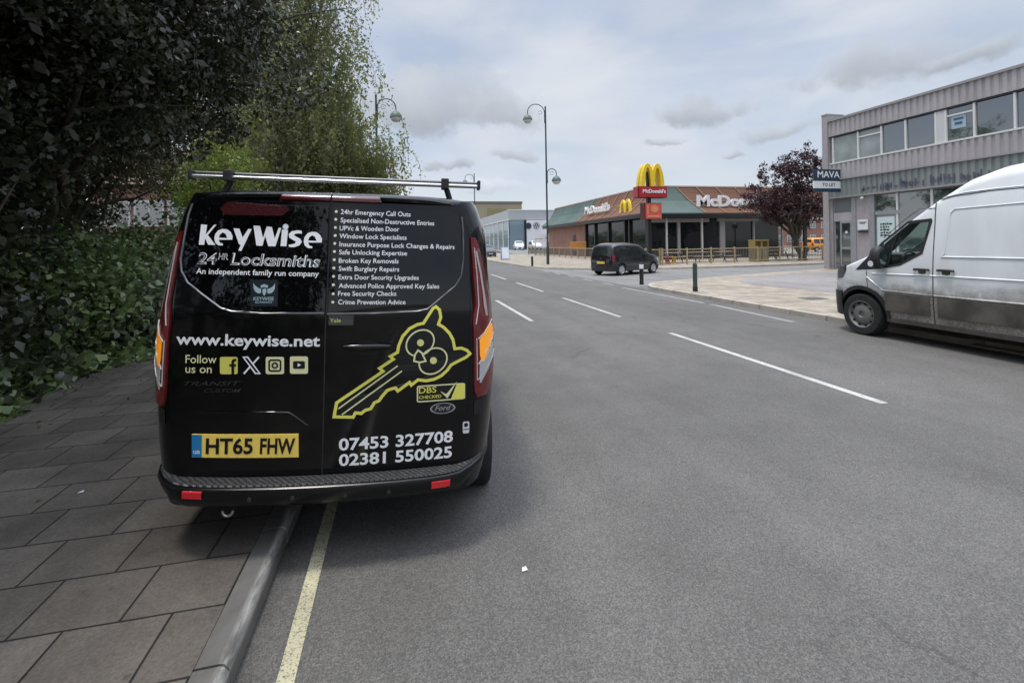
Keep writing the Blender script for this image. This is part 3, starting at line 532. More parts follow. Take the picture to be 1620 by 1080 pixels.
# door split rubber, handles, plate recess crease
MB().tube([on(.003)(0, z) for z in np.linspace(.432, 1.94, 24)], .0045, 6).build('door_seal', M_BLKPL, van)
hb = MB(); c = D['handle']
hb.tube([on(.020)(x, 1.112) for x in np.linspace(.10, .345, 8)], [.012, .017, .019, .019, .019, .019, .017, .012], 8); h = hb.build('handle', M_PAINT, doorR, smooth=50)
hb = MB(); hb.lathe([(.001, -.001), (.055, -.001)], (0, 0, 0), 24, 'y', cap=False)
P = [on(.0075)(.225+.075*math.cos(t), 1.105+.040*math.sin(t)) for t in np.linspace(0, 2*math.pi, 25)[:-1]]; MB().add(P, [tuple(range(24))]).build('handle_cup', mat('handle_cup_dark', (.0015, .0015, .0015), .6), doorR, recalc=False)
bead([(-.63, .772), (-.175, .766), (-.08, .694)], .006, .008, doorL, 'swage_line', M_PAINT)
# number plate
plate = flat_quad('number_plate', D['plate'], .014, mat('plate_yellow', (.90, .66, .13), .35, var=.06, vscale=9), doorL)
x0 = -.660; poly_decal('country_band', [[(x0+.001, .539), (x0+.051, .538), (x0+.049, .656), (x0-.002, .6565)]], .0155, mat('plate_blue', (.02, .20, .45), .35), plate)
each(text_decal, 'registration', D['t_plate'], .0155, mat('plate_black', (.008, .006, .008), .4), plate, .028)
text_decal('country_letters', [('GB', (-.652, .558), (-.618, .558), .016)], .0165, M_WHITE, plate)
each(poly_decal, 'plate_screw', [[(cx+.005*math.cos(t), .598+.005*math.sin(t)) for t in np.linspace(0, 2*math.pi, 9)[:-1]] for cx in (-.524, -.268)], .0160, mat('plate_black', (.008, .006, .008), .4), plate)
# lettering, left door
poly_decal('shop_name', D['keywise'], .0130, M_WHITE, doorL, holes=(2, 9))
each(text_decal, 'outline_lettering', D['t_24'], .0126, M_WHITE, doorL, .024, .10); each(text_decal, 'lettering_core', D['t_24'], .0134, M_VBLACK, doorL, -.016, .10)
text_decal('tagline', D['t_white'][:1], .0130, M_WHITE, doorL, .012); text_decal('web_address', D['t_white'][1:2], .0085, M_WHITE, doorL, .024)
each(text_decal, 'follow_us', D['t_pale'], .0085, M_PALE, doorL, .006)
def rrect(q, r=.22, n=5):
    c = [Vector(p) for p in q]; o = (c[0]+c[1]+c[2]+c[3])/4; u = (c[1]-c[0]+c[2]-c[3])/4; v = (c[3]-c[0]+c[2]-c[1])/4; out = []
    for sx, sy, a0 in ((1, 1, 0), (-1, 1, 90), (-1, -1, 180), (1, -1, 270)):
        for k in range(n+1): a = R_(a0+90*k/n); out.append(tuple(o+u*(sx*(1-r)+r*math.cos(a))+v*(sy*(1-r)+r*math.sin(a))))
    return out
def loc(q, pts):
    c = [Vector(p) for p in q]; o = (c[0]+c[1]+c[2]+c[3])/4; u = (c[1]-c[0]+c[2]-c[3])/4; v = (c[3]-c[0]+c[2]-c[1])/4
    return [tuple(o+u*a+v*b_) for a, b_ in pts]
ic = D['icons']
for k in (0, 2, 3): poly_decal('social_icon', [rrect(ic[k])], .0085, M_PALE if k else mat('icon_yellow', (.72, .66, .14), .45), doorL)
poly_decal('icon_mark', [loc(ic[0], [(.30, -1), (.62, -1), (.62, -.12), (.82, -.12), (.84, .16), (.62, .16), (.62, .40), (.70, .50), (.86, .50), (.86, .78), (.58, .78), (.38, .66), (.30, .44), (.30, .16), (.06, .16), (.06, -.12), (.30, -.12)])], .0092, M_VBLACK, doorL)
stroke_decal('social_icon', [loc(ic[1], [(-.95, .92), (-.45, .92), (.95, -.92), (.45, -.92)])], .008, .0085, M_WHITE, doorL); stroke_decal('icon_mark', [loc(ic[1], [(-.9, -.95), (-.12, -.10)]), loc(ic[1], [(.12, .14), (.86, .95)])], .009, .0085, M_WHITE, doorL, False)
stroke_decal('icon_mark', [rrect(loc(ic[2], [(-.62, -.62), (.62, -.62), (.62, .62), (-.62, .62)]), .35), loc(ic[2], [(.28*math.cos(t), .28*math.sin(t)) for t in np.linspace(0, 2*math.pi, 17)[:-1]])], .009, .0092, M_VBLACK, doorL)
poly_decal('icon_mark', [rrect(loc(ic[3], [(-.66, -.42), (.66, -.42), (.66, .46), (-.66, .46)]), .3)], .0092, M_VBLACK, doorL); poly_decal('icon_mark', [loc(ic[3], [(-.14, -.2), (.24, .02), (-.14, .24)])], .0099, M_WHITE, doorL)
M_BADGE = mat('satin_badge', (.16, .16, .165), .25, .9)
each(text_decal, 'model_badge', D['t_silver'], .010, M_BADGE, doorL, .004, .35)
flat_quad('sticker', D['badge'], .0135, mat('badge_blue', (.012, .02, .026), .3), doorL, 6, .002); poly_decal('wing_emblem', D['wings'], .0145, mat('badge_pale', (.36, .46, .50), .4), doorL); each(text_decal, 'emblem_lettering', D['t_badge'], .0145, mat('badge_pale', (.36, .46, .50), .4), doorL)
# lettering, right door
each(text_decal, 'service_line', D['services'], .0130, M_WHITE, doorR, .010)
each(poly_decal, 'bullet', [[(cx+.0078*math.cos(t), cz+.0078*math.sin(t)) for t in np.linspace(0, 2*math.pi, 11)[:-1]] for cx, cz in D['bullets']], .0130, mat('bullet_vinyl', (.78, .78, .62), .45), doorR)
each(text_decal, 'phone_number', D['t_white'][2:], .0085, M_WHITE, doorR, .024)
ko = stroke_decal('key_emblem', [D['owl']], .0165, .0120, M_VYEL, doorR)
poly_decal('key_emblem_ground', [D['owl']], .0105, mat('emblem_black', (.006, .006, .006), .35), doorR)
each(stroke_decal, 'emblem_eye', D['eyes'], .0085, .0130, M_PALE, doorR); each(poly_decal, 'emblem_pupil', D['pupils'], .0130, mat('pupil_yellow', (.76, .73, .28), .45), doorR)
poly_decal('emblem_beak', [D['beak']], .0138, mat('emblem_black', (.006, .006, .006), .35), doorR); stroke_decal('emblem_beak_line', [D['beak']], .0095, .0145, M_PALE, doorR)
each(stroke_decal, 'emblem_groove', D['grooves'], .0075, .0130, M_PALE, doorR, False)
stroke_decal('checked_badge', [rrect(D['dbs'], .12)], .007, .0110, M_PALE, doorR); poly_decal('checked_badge_ground', [rrect(D['dbs'], .12)], .0100, mat('emblem_black', (.006, .006, .006), .35), doorR)
poly_decal('badge_sail', [D['sail']], .0118, M_VYEL, doorR); poly_decal('badge_tick', [D['tick']], .0126, M_PALE, doorR); each(text_decal, 'badge_lettering', D['t_dbs'], .0118, M_VYEL, doorR, .008)
(ox, oz), (orx, _), (_, orz) = D['oval']; ra, rb = orx-ox, orz-oz; EL = lambda k: [(ox+ra*k*math.cos(t), oz+rb*k*math.sin(t)) for t in np.linspace(0, 2*math.pi, 33)[:-1]]
poly_decal('maker_badge', [EL(1.0)], .0105, mat('badge_rim', (.62, .63, .66), .2, .9), doorR); poly_decal('maker_badge_ground', [EL(.86)], .0112, mat('badge_dark', (.012, .014, .02), .2, coat=.5), doorR); text_decal('maker_lettering', D['t_oval'], .0120, mat('badge_rim', (.62, .63, .66), .2, .9), doorR, .01, .3)
flat_quad('sticker', D['yale'], .0090, mat('sticker_grey', (.055, .06, .055), .35), doorR, 6, .002); text_decal('sticker_lettering', D['t_yale'], .0105, mat('sticker_lime', (.50, .52, .16), .5), doorR, .02)
st = D['sticker']; poly_decal('sticker', [rrect(st, .4)], .0085, mat('sticker_white', (.68, .70, .70), .5), doorR)
sc_ = lambda cx, cz, r: [(cx+r*math.cos(t), cz+r*math.sin(t)) for t in np.linspace(0, 2*math.pi, 15)[:-1]]
poly_decal('sticker_mark', [sc_(.768, .650, .012)], .0093, M_VBLACK, doorR); poly_decal('sticker_mark', [[(.752, .622), (.785, .622), (.785, .627), (.752, .627)]], .0093, M_VBLACK, doorR)
# tail lamps wrapped round the rear corners
planY = np.array([p[0] for p in PLAN]); planF = np.array([p[1] for p in PLAN])
seg = np.r_[0, np.cumsum(np.hypot(np.diff(planY[:12]), np.diff(planF[:12])*.985))]
def corner_pt(a, z, side, off):
    """a = distance along the plan round the corner (negative = on the rear face)"""
    if a < 0:
        x = .79*float(hw(z))+a; p = np.array([x, float(ycap(x, z)), z]); n = np.array([.14*x/.78, -1, 0])
    else:
        yv = np.interp(a, seg, planY[:12]); f = np.interp(a, seg, planF[:12]); k = (yv-.11)/.99
        p = np.array([f*float(hw(z)), yv-.11+(1-k)*float(ycap(.79*hw(z), z))+k*.11, z])
        y2 = np.interp(a+.01, seg, planY[:12]); f2 = np.interp(a+.01, seg, planF[:12]); t = np.array([(f2-f)*.985, y2-yv]); t /= np.linalg.norm(t); n = np.array([t[1], -t[0], 0])
    n = n/np.linalg.norm(n); p = p+n*off; return (side*p[0], p[1], p[2])
def lamp_patch(name, rows, side, off, m, parent, ncol=10, lip=.02):
    P = []
    for (z, a0, a1) in rows:
        r = [corner_pt(a, z, side, off) for a in np.linspace(a0, a1, ncol)]
        if lip: r = [corner_pt(a0-.003, z, side, off-lip)]+r+[corner_pt(a1+.003, z, side, off-lip)]
        P.append(r)
    if lip:
        z, a0, a1 = rows[0]; P = [[corner_pt(a, z-.003, side, off-lip) for a in np.linspace(a0, a1, ncol+2)]]+P; z, a0, a1 = rows[-1]; P = P+[[corner_pt(a, z+.003, side, off-lip) for a in np.linspace(a0, a1, ncol+2)]]
    return MB().grid(P).build(name, m, parent, smooth=40)
def interp_rows(keys, n):
    k = np.array(keys); zz = np.linspace(k[0, 0], k[-1, 0], n); return [(z, np.interp(z, k[:, 0], k[:, 1]), np.interp(z, k[:, 0], k[:, 2])) for z in zz]
for side in (-1, 1):
    lamp = lamp_patch('tail_lamp', interp_rows([(.80, .05, .13), (.85, .032, .20), (.95, .028, .235), (1.22, .028, .235), (1.27, .034, .22), (1.34, .058, .20), (1.55, .056, .165), (1.68, .054, .12), (1.72, .060, .095)], 24), side, .012, M_REDL, van)
    for pts in ([(.05, .90), (.12, .955), (.19, 1.01), (.215, 1.05)], [(.052, .99), (.12, 1.06), (.19, 1.115), (.222, 1.15)], [(.052, 1.135), (.10, 1.165), (.16, 1.205), (.205, 1.23)], [(.046, .90), (.044, 1.0), (.044, 1.14)], [(.044, 1.22), (.055, 1.27), (.075, 1.33), (.080, 1.5), (.074, 1.66)]):
        MB().tube([corner_pt(a, z, side, .0155) for a, z in pts], .0032, 6).build('lens_edge', mat('lens_edge_pale', (.62, .56, .54), .12, coat=.6), lamp, smooth=60)
    lamp_patch('amber_lens', [(1.00, .075, .09), (1.04, .06, .13), (1.08, .06, .17), (1.13, .06, .215), (1.17, .10, .215), (1.21, .16, .205)], side, .0155, M_AMB, lamp, lip=0)
    lamp_patch('clear_lens', [(.88, .062, .075), (.91, .060, .10), (.95, .058, .14), (.99, .060, .18), (1.03, .08, .20), (1.07, .13, .21), (1.10, .18, .21)], side, .0150, M_CLR, lamp, lip=0)
    lamp_patch('clear_lens', [(1.26, .13, .155), (1.32, .12, .15), (1.40, .120, .14), (1.52, .105, .125), (1.64, .082, .095)], side, .0150, mat('lens_reflection', (.42, .36, .36), .1, coat=.8), lamp, lip=0)  # upper pale strip: a reflection painted onto the lamp
# bumper with a tread strip, reflectors, sensors, towing eye
half = [(0, -.050), (.2, -.047), (.4, -.036), (.55, -.019), (.66, .002), (.74, .036), (.81, .09), (.86, .15), (.893, .23), (.915, .33), (.93, .46), (.938, .56)]
pth = [(-x, y) for x, y in half[::-1]]+half[1:]
def bumper(name, sec, m, i0=0, i1=None):
    P = []; pp = pth[i0:i1]
    for i, (x, yv) in enumerate(pp):
        a = Vector(pp[max(i-1, 0)]); c = Vector(pp[min(i+1, len(pp)-1)]); t = (c-a).normalized(); n = Vector((t.y, -t.x)); lift = max(0, (abs(x)-.74))*.60
        P.append([(x+n.x*o, yv+n.y*o, z+lift*(1 if z < .36 else .35)) for o, z in sec])
    return MB().grid(P).build(name, m, van, smooth=35)
bump = bumper('bumper', [(-.24, .292), (-.14, .292), (-.06, .298), (-.022, .315), (-.004, .345), (.0, .390), (-.006, .408), (-.02, .418), (-.080, .424), (-.14, .446)], mat('bumper_black', (.004, .004, .0045), .25, coat=.1, spec=.35))
treadm = bpy.data.materials.new('step_tread'); treadm.use_nodes = True; w = NT(treadm.node_tree); p = w.n['Principled BSDF']; co = w.node('ShaderNodeTexCoord').outputs['Object']
wv = w.node('ShaderNodeTexWave', wave_type='BANDS', bands_direction='DIAGONAL'); w.put(wv.inputs['Vector'], w.mapping(co, scale=(1, 1, 0))); wv.inputs['Scale'].default_value = 20; wv.inputs['Distortion'].default_value = 3
w.put(p.inputs['Base Color'], w.mix(w.remap(wv.outputs['Fac'], .3, .7), (.028, .028, .029, 1), (.052, .052, .054, 1))); p.inputs['Roughness'].default_value = .5
bb_ = w.node('ShaderNodeBump'); bb_.inputs['Distance'].default_value = .006; w.put(bb_.inputs['Height'], wv.outputs['Fac']); w.put(p.inputs['Normal'], bb_.outputs[0])
bumper('step_tread', [(-.014, .419), (-.020, .4265), (-.078, .432), (-.095, .430)], treadm, 3, -3)
for q in ((-.613, .383), (.632, .372)):
    xc, zc = q; P = []
    for z in (zc-.0165, zc+.0165): P.append([(x, float(np.interp(abs(x), [p_[0] for p_ in half], [p_[1] for p_ in half]))-.006, z) for x in np.linspace(xc-.050, xc+.050, 8)])
    P = [[(x, yv+.012, z-.002) for x, yv, z in P[0]]]+P+[[(x, yv+.012, z+.002) for x, yv, z in P[1]]]; MB().grid(P).build('reflector', mat('reflector_red', (.62, .02, .03), .3, bump=.4, bscale=200), bump)
for x in (-.33, -.12, .14, .36): MB().lathe([(.011, -.004), (.011, .004)], (x, float(np.interp(abs(x), [q_[0] for q_ in half], [q_[1] for q_ in half])), .362), 14, 'y').build('parking_sensor', M_BLKPL, bump)
tb = MB(); tb.tube([(-.446+.024*math.cos(t), .0, .288+.024*math.sin(t)) for t in np.linspace(math.pi*.95, math.pi*2.05, 14)], .0065, 8); tb.build('towing_eye', mat('galvanised', (.42, .41, .38), .35, .8), van, smooth=60)
for sx in (-1, 1):   # little badge-like socket under each tail lamp
    P = [[corner_pt(a, z, sx, .004) for a in (.04, .10)] for z in (.70, .78)]; MB().grid(P).build('lamp_socket', mat('socket_black', (.01, .01, .01), .35), van)
MB().box(-.72, .72, .16, 4.7, .285, .34).build('underbody', M_DARKREC, van)
# roof bar with roller
rb = MB(); rb.tube([(-.862, .42, 2.049), (.836, .42, 2.049)], .0125, 12); rb.build('roof_roller', mat('roller_steel', (.62, .62, .60), .22, .9), van, smooth=60)
rb = MB(); rb.tube([(-.862, .45, 2.074), (.836, .45, 2.072)], .010, 12); rb.build('roof_bar', mat('bar_grey', (.15, .15, .155), .35, .8), van, smooth=60)
for x in (-.862, .836): MB().box(x-.010, x+.010, .400, .470, 2.030, 2.088).build('bar_end_cap', M_BLKPL, van, bevel=.006)
for x in (-.655, .622):
    k = MB(); k.box(x-.024, x+.024, .395, .48, 2.026, 2.092); k.tube([(x+.01, .44, 2.03), (x+.035*(1 if x > 0 else -1), .45, 1.955)], .018, 8); k.build('bar_bracket', M_BLKPL, van, bevel=.005)
# glass and mirrors further along (seen only from the side)
def vside(yv, z, s, off=.004):
    k = 1. if yv < 3 else 1.; zt = ztopv(yv); sc = (zt-.28)/(1.935-.28); z0 = .28+(z-.28)/sc; return (s*(float(np.interp(yv, planY, planF))*float(hw(z0))+off), yv, z)
for s in (-1, 1):
    S = strip_rows([(2.55, 1.16), (3.75, 1.12), (3.35, 1.5), (2.98, 1.74), (2.6, 1.78)], 10, 10); MB().grid([[vside(a, z, s) for a, z in r] for r in S]).build('side_window', M_VGLASS, van, smooth=60)
    for yy_ in (1.25, 2.5): MB().tube([vside(yy_, z, s, .001) for z in np.linspace(.45, 1.8, 14)], .004, 5).build('door_seal', M_BLKPL, van)
P = [[(x*float(np.interp(yv, [3.05, 3.9], [.86, .98]))*.9, yv+.05*(1-x*x), ztopv(yv)+.006-.03*x*x) for x in np.linspace(-.98, .98, 9)] for yv in np.linspace(3.05, 3.88, 8)]
MB().grid(P).build('windscreen', M_VGLASS, van, smooth=60)
class Shell:
    """vehicle skin: half-width by height, plan taper and top line by length"""
    def __init__(s, hz, hx, pl, tp, zb, te=.86): s.hz, s.hx = hz, hx; s.pl = np.array(pl); s.tp = np.array(tp); s.zb = zb; s.te = te
    def f(s, y): return float(np.interp(y, s.pl[:, 0], s.pl[:, 1]))
    def zt(s, y): return float(np.interp(y, s.tp[:, 0], s.tp[:, 1]))
    def ze(s, y): return s.zb+(s.zt(y)-s.zb)*s.te
    def side(s, y, z, sx=1, off=0.): return (sx*(s.f(y)*float(np.interp(z, s.hz, s.hx))+off), y, z)
    def top(s, y, x, off=0.):
        ze, zt = s.ze(y), s.zt(y); xe = s.f(y)*float(np.interp(ze, s.hz, s.hx)); q = min(1, abs(x)/xe); return (x, y, ze+(zt-ze)*max(0, 1-q**3.2)**.5+off)
    def mesh(s, ys, nz=14):
        rings = []
        for y in ys:
            ze = s.ze(y); r = [(0, y, s.zb)]+[s.side(y, z) for z in np.linspace(s.zb, ze, nz)]; xe = r[-1][0]
            r += [s.top(y, xe*q) for q in (.985, .95, .9, .8, .65, .45, .2, 0)]; rings.append(r+[(-x, yy, z) for x, yy, z in r[-2:0:-1]])
        b = MB(); n = len(rings[0]); vs = [p for r in rings for p in r]
        fs = [(i*n+k, i*n+(k+1) % n, (i+1)*n+(k+1) % n, (i+1)*n+k) for i in range(len(rings)-1) for k in range(n)]
        fs += [tuple(range(n))[::-1], tuple((len(rings)-1)*n+k for k in range(n))]; b.add(vs, fs); return b
    def patch(s, name, poly, m, parent, sx=1, off=.006, nr=10, nc=10, lip=.01):
        S = strip_rows(poly, nr, nc); P = np.array([[s.side(y, z, sx, off) for y, z in r] for r in S])
        E = np.zeros((nr+2, nc+2, 3)); E[1:-1, 1:-1] = P; E[0, 1:-1] = P[0]; E[-1, 1:-1] = P[-1]; E[:, 0] = E[:, 1]; E[:, -1] = E[:, -2]
        for sl_ in (E[0], E[-1], E[1:-1, 0], E[1:-1, -1]): sl_[..., 0] -= sx*lip
        return MB().grid(E).build(name, m, parent, smooth=40)
    def line(s, name, pts, r, m, parent, sx=1, off=.0, n=8):
        P = []
        for a, c in zip(pts[:-1], pts[1:]):
            for k in range(n): t = k/n; P.append(s.side(a[0]+(c[0]-a[0])*t, a[1]+(c[1]-a[1])*t, sx, off))
        P.append(s.side(*pts[-1], sx, off)); return MB().tube(P, r, 6).build(name, m, parent, smooth=60)
def disc_cutter(parent, x, y, z, r, hl=.3):
    return MB().lathe([(r, -hl), (r, hl)], (x, y, z), 36, 'x').build('cutter', M_DARKREC, parent)

# ------------------------------------------------------------------ white high-roof van across the road
def dirty_white():
    m = bpy.data.materials.new('dirty_white_paint'); m.use_nodes = True; w = NT(m.node_tree); p = w.n['Principled BSDF']
    co = w.node('ShaderNodeTexCoord').outputs['Object']; sp = w.node('ShaderNodeSeparateXYZ'); w.put(sp.inputs[0], co)
    st = w.noise(w.mapping(co, scale=(1, .8, 5)), 1.5, 4, .6); bl = w.noise(co, 4.5, 5, .65)
    h = w.math('ADD', sp.outputs[2], w.math('ADD', w.math('MULTIPLY', st, .35), w.math('MULTIPLY', bl, .35)))
    f = w.remap(h, 1.02, 1.46, .90, .0); f = w.math('MULTIPLY', f, w.remap(bl, .60, .70, 1., .45)); f = w.math('MULTIPLY', f, w.remap(w.noise(co, 26, 4, .7), .34, .62, .84, 1.05))
    g = w.remap(w.noise(w.mapping(co, scale=(1, 1.5, .5)), 2., 3), .35, .65, .0, .10)
    w.put(p.inputs['Base Color'], w.mix(w.math('ADD', f, g, clamp=True), (.76, .785, .795, 1), (.16, .135, .105, 1)))
    w.put(p.inputs['Roughness'], w.math('ADD', .22, w.math('MULTIPLY', f, .5))); p.inputs['Coat Weight'].default_value = .3
    return m
M_DW = dirty_white(); M_DCLAD = mat('dirty_cladding', (.055, .049, .043), .7, col2=(.125, .11, .092), vscale=3)
wv_ = empty('white_van', (8.82, 7.27, 0)); tag(wv_, 'white high roof panel van with mud along its lower side by the right kerb', 'van')
T = Shell([.28, .5, .8, 1.15, 1.4, 2.0, 2.3, 2.5, 2.7], [.98, 1.015, 1.03, 1.028, 1.015, .955, .905, .855, .80],
          [(-5.5, .97), (-5.35, 1), (-.7, 1), (-.5, .995), (-.25, .965), (-.08, .91), (.05, .81), (.15, .60), (.2, .35)],
          [(-5.5, 2.60), (-5.3, 2.72), (-2.84, 2.73), (-2.43, 2.69), (-2.09, 2.58), (-1.9, 2.45), (-1.72, 2.33), (-1.26, 1.96), (-.80, 1.50), (-.75, 1.47), (-.52, 1.36), (-.29, 1.26), (-.1, 1.12), (.05, 1.0), (.15, .86), (.2, .72)], .30, .90)
ys = [-5.5, -5.35, -5, -4.4, -3.8, -3.2, -2.84, -2.6, -2.43, -2.25, -2.09, -1.9, -1.72, -1.5, -1.26, -1.0, -.80, -.75, -.65, -.52, -.4, -.29, -.18, -.1, -.03, .05, .1, .15, .18, .2]
wbody = T.mesh(ys).build('body', [M_DW, M_DARKREC, mat('cab_interior', (.10, .10, .105), .8)], wv_)
wbody.data.polygons.foreach_set('use_smooth', [True]*len(wbody.data.polygons)); wbody.data.set_sharp_from_angle(angle=R_(40))
cuts = [disc_cutter(wv_, sx*1.0, yv, .36, .44) for yv in (-.59, -4.0) for sx in (-1, 1)]
M_INT = MATS['cab_interior']
kb = MB(); kb.prism([(-1.72, .85), (-.62, .85), (-.62, 1.22), (-.92, 1.50), (-1.35, 1.95), (-1.50, 2.04), (-1.72, 2.08)], -.86, .86, 'x'); cuts.append(kb.build('cutter', M_INT, wv_))
glassL = [(-.93, 1.20), (-1.25, 1.27), (-1.57, 1.46), (-1.665, 1.90), (-1.64, 1.93), (-1.36, 1.90), (-1.0, 1.60)]
kb = MB(); kb.prism(glassL, -1.3, 1.3, 'x'); cuts.append(kb.build('cutter', M_INT, wv_))
kb = MB(); kb.prism([(-.70, 1.36), (-.55, 1.60), (-1.24, 2.25), (-1.46, 1.97), (-.88, 1.42)], -.66, .66, 'x'); cuts.append(kb.build('cutter', M_INT, wv_))
boolean_cut(wbody, cuts)
def thin_glass(name, tint):
    m = bpy.data.materials.new(name); m.use_nodes = True; w = NT(m.node_tree); w.n.remove(w.n['Principled BSDF'])
    t = w.node('ShaderNodeBsdfTransparent'); t.inputs[0].default_value = c4(tint); g = w.node('ShaderNodeBsdfGlossy'); g.inputs['Roughness'].default_value = .02
    fr = w.node('ShaderNodeLayerWeight'); mx = w.node('ShaderNodeMixShader'); w.put(mx.inputs[0], w.math('ADD', .05, w.math('MULTIPLY', w.math('POWER', fr.outputs['Facing'], 5.), .8))); w.put(mx.inputs[1], t.outputs[0]); w.put(mx.inputs[2], g.outputs[0]); w.put(w.n['Material Output'].inputs[0], mx.outputs[0]); return m
M_TGLASS = thin_glass('green_tint_glass', (.80, .93, .87))
for sx in (-1, 1):
    S = strip_rows(glassL, 8, 8); MB().grid([[T.side(y, z, sx, -.012) for y, z in r] for r in S]).build('side_window', M_TGLASS, wv_, smooth=60)
    # black band round the glass, quarter-light divider, mirror sail
    outer = [(-.50, 1.13), (-.93, 1.165), (-1.27, 1.235), (-1.60, 1.43), (-1.715, 1.93), (-1.70, 1.97), (-1.36, 1.945), (-.96, 1.62), (-.76, 1.40)]
    inner = [(-.86, 1.19), (-.93, 1.20), (-1.25, 1.27), (-1.57, 1.46), (-1.665, 1.90), (-1.64, 1.93), (-1.36, 1.90), (-1.0, 1.60), (-.92, 1.45)]
    b = MB(); n = len(outer); b.add([T.side(y, z, sx, .005) for y, z in outer]+[T.side(y, z, sx, .005) for y, z in inner], [(i, (i+1) % n, n+(i+1) % n, n+i) for i in range(n)])
    b.add([T.side(y, z, sx, .004) for y, z in ((-.86, 1.19), (-.93, 1.20), (-1.0, 1.60), (-.92, 1.45))], [(0, 1, 2, 3)]); b.build('window_surround', M_BLKPL, wv_)
    T.line('window_divider', [(-1.06, 1.22), (-1.20, 1.75)], .012, M_BLKPL, wv_, sx)
    S = [(-1.0, 1.205), (-1.25, 1.275), (-1.57, 1.465), (-1.585, 1.52), (-1.25, 1.36), (-1.0, 1.33)]
    T.line('door_seal', [(-.72, .80), (-.70, 1.13)], .006, M_BLKPL, wv_, sx); T.line('door_seal', [(-1.75, .36), (-1.75, 1.9), (-1.74, 2.2)], .007, M_BLKPL, wv_, sx); T.line('door_seal', [(-1.74, 2.12), (-1.52, 2.13), (-1.30, 1.97), (-.98, 1.68)], .005, M_BLKPL, wv_, sx)
    T.line('roof_crease', [(-1.85, 2.275), (-2.1, 2.32), (-2.5, 2.335), (-5.3, 2.335)], .009, M_DW, wv_, sx, .0); T.line('roof_gutter', [(-1.80, 2.245), (-2.0, 2.285), (-2.4, 2.31), (-5.3, 2.31)], .008, mat('gutter_shadow', (.12, .12, .12), .6), wv_, sx, -.002)  # gutter tube under the crease is coloured dark to paint its shade
    T.line('panel_crease', [(-1.90, 1.44), (-1.86, 1.39), (-3.4, 1.39)], .012, M_DW, wv_, sx); T.line('panel_crease', [(-1.90, 1.44), (-1.95, 2.04), (-2.0, 2.09), (-3.4, 2.13)], .011, M_DW, wv_, sx)
    T.line('panel_crease', [(-.80, 1.08), (-1.75, 1.10), (-5.3, 1.10)], .016, M_DW, wv_, sx, -.006)
    T.line('panel_crease', [(-.70, 1.02), (-.98, .81), (-1.74, .80)], .016, M_DW, wv_, sx, -.004); T.line('panel_crease', [(-1.76, .80), (-3.5, .80)], .018, M_DW, wv_, sx, -.004)
    for a, c in ((-1.02, -1.70), (-1.81, -3.45)): T.patch('side_cladding', [(a, .485), (c, .485), (c, .775), (a, .775)], M_DCLAD, wv_, sx, .014)
    T.patch('sill', [(-1.02, .30), (-3.45, .30), (-3.45, .37), (-1.02, .37)], M_DCLAD, wv_, sx, .012, 4, 10)
    # front bumper wrapping into the wheel-arch moulding
    a_ = np.linspace(R_(-8), R_(188), 22); b = MB(); P = []
    for r in (.435, .50): P.append([T.side(-.59+r*math.cos(t), .36+max(-.04, r*math.sin(t)), sx, .012) for t in a_])
    P = [[(x-sx*.03, y, z) for x, y, z in P[0]]]+P+[[(x-sx*.02, y, z) for x, y, z in P[1]]]; b.grid(P); b.build('wheel_arch_trim', M_BLKPL, wv_, smooth=40)
    T.patch('headlamp', [(-.20, .97), (-.02, .93), (.045, .97), (-.02, 1.06), (-.20, 1.20), (-.30, 1.235), (-.30, 1.12)], mat('dark_lamp_glass', (.03, .032, .035), .06, coat=.8, spec=.8), wv_, sx, .006)
    for yh in (-1.60, -1.93):
        MB().tube([T.side(yh+.11, 1.185, sx, .012), T.side(yh+.08, 1.19, sx, .04), T.side(yh-.08, 1.19, sx, .04), T.side(yh-.11, 1.185, sx, .012)], .018, 8).build('handle', M_BLKPL, wv_, smooth=60)
        MB().add([T.side(yh+.06*math.cos(t), 1.155+.035*math.sin(t), sx, .004) for t in np.linspace(0, 2*math.pi, 17)[:-1]], [tuple(range(16))]).build('handle_cup', M_CHROME, wv_)
    mr = MB(); c = T.side(-.98, 1.36, sx, .115)
    mr.lathe([(.02, -.10), (.085, -.095), (.115, -.05), (.12, .0), (.10, .06), (.05, .09)], (c[0], c[1], c[2]), 14, 'y')
    mr.v = [(x, y, c[2]+(z-c[2])*1.65) for x, y, z in mr.v]; mr.tube([T.side(-.92, 1.22, sx, -.01), (c[0], c[1], 1.24)], .04, 8); mo = mr.build('door_mirror', M_BLKPL, wv_, smooth=50)
    MB().add([(c[0]+.075*math.cos(t), c[1]-.102, c[2]+.13*math.sin(t)) for t in np.linspace(0, 2*math.pi, 17)[:-1]], [tuple(range(16))]).build('mirror_glass', mat('mirror', (.85, .87, .88), .02, 1.), mo)
    P = [(c[0]+sx*.118, c[1]+.02+.05*math.cos(t), c[2]-.10+.05*math.sin(t)) for t in np.linspace(0, 2*math.pi, 13)[:-1]]; MB().add(P, [tuple(range(12))]).build('mirror_indicator', mat('pale_lens_cover', (.72, .74, .75), .2), mo)
fb = MB(); yy_ = np.linspace(-.20, .2, 9)
P = []
for z in (.285, .30, .50, .70, .735, .74):
    o = .03 if .29 < z < .738 else -.02; P.append([T.side(y, z, -1, o) for y in yy_]+[(0, .235+o, z)]+[T.side(y, z, 1, o) for y in yy_[::-1]])
fb.grid(P); fb.build('front_bumper', M_BLKPL, wv_, smooth=40)
fb = MB(); P = []
for y in np.linspace(-.86, -1.52, 8): P.append([(x, y-.03+.03*(1-(x/.70)**2), T.zt(y)-.035-.07*abs(x/.8)**2.4) for x in np.linspace(-.69, .69, 9)])
fb.grid(P); fb.build('windscreen', M_TGLASS, wv_, smooth=60)
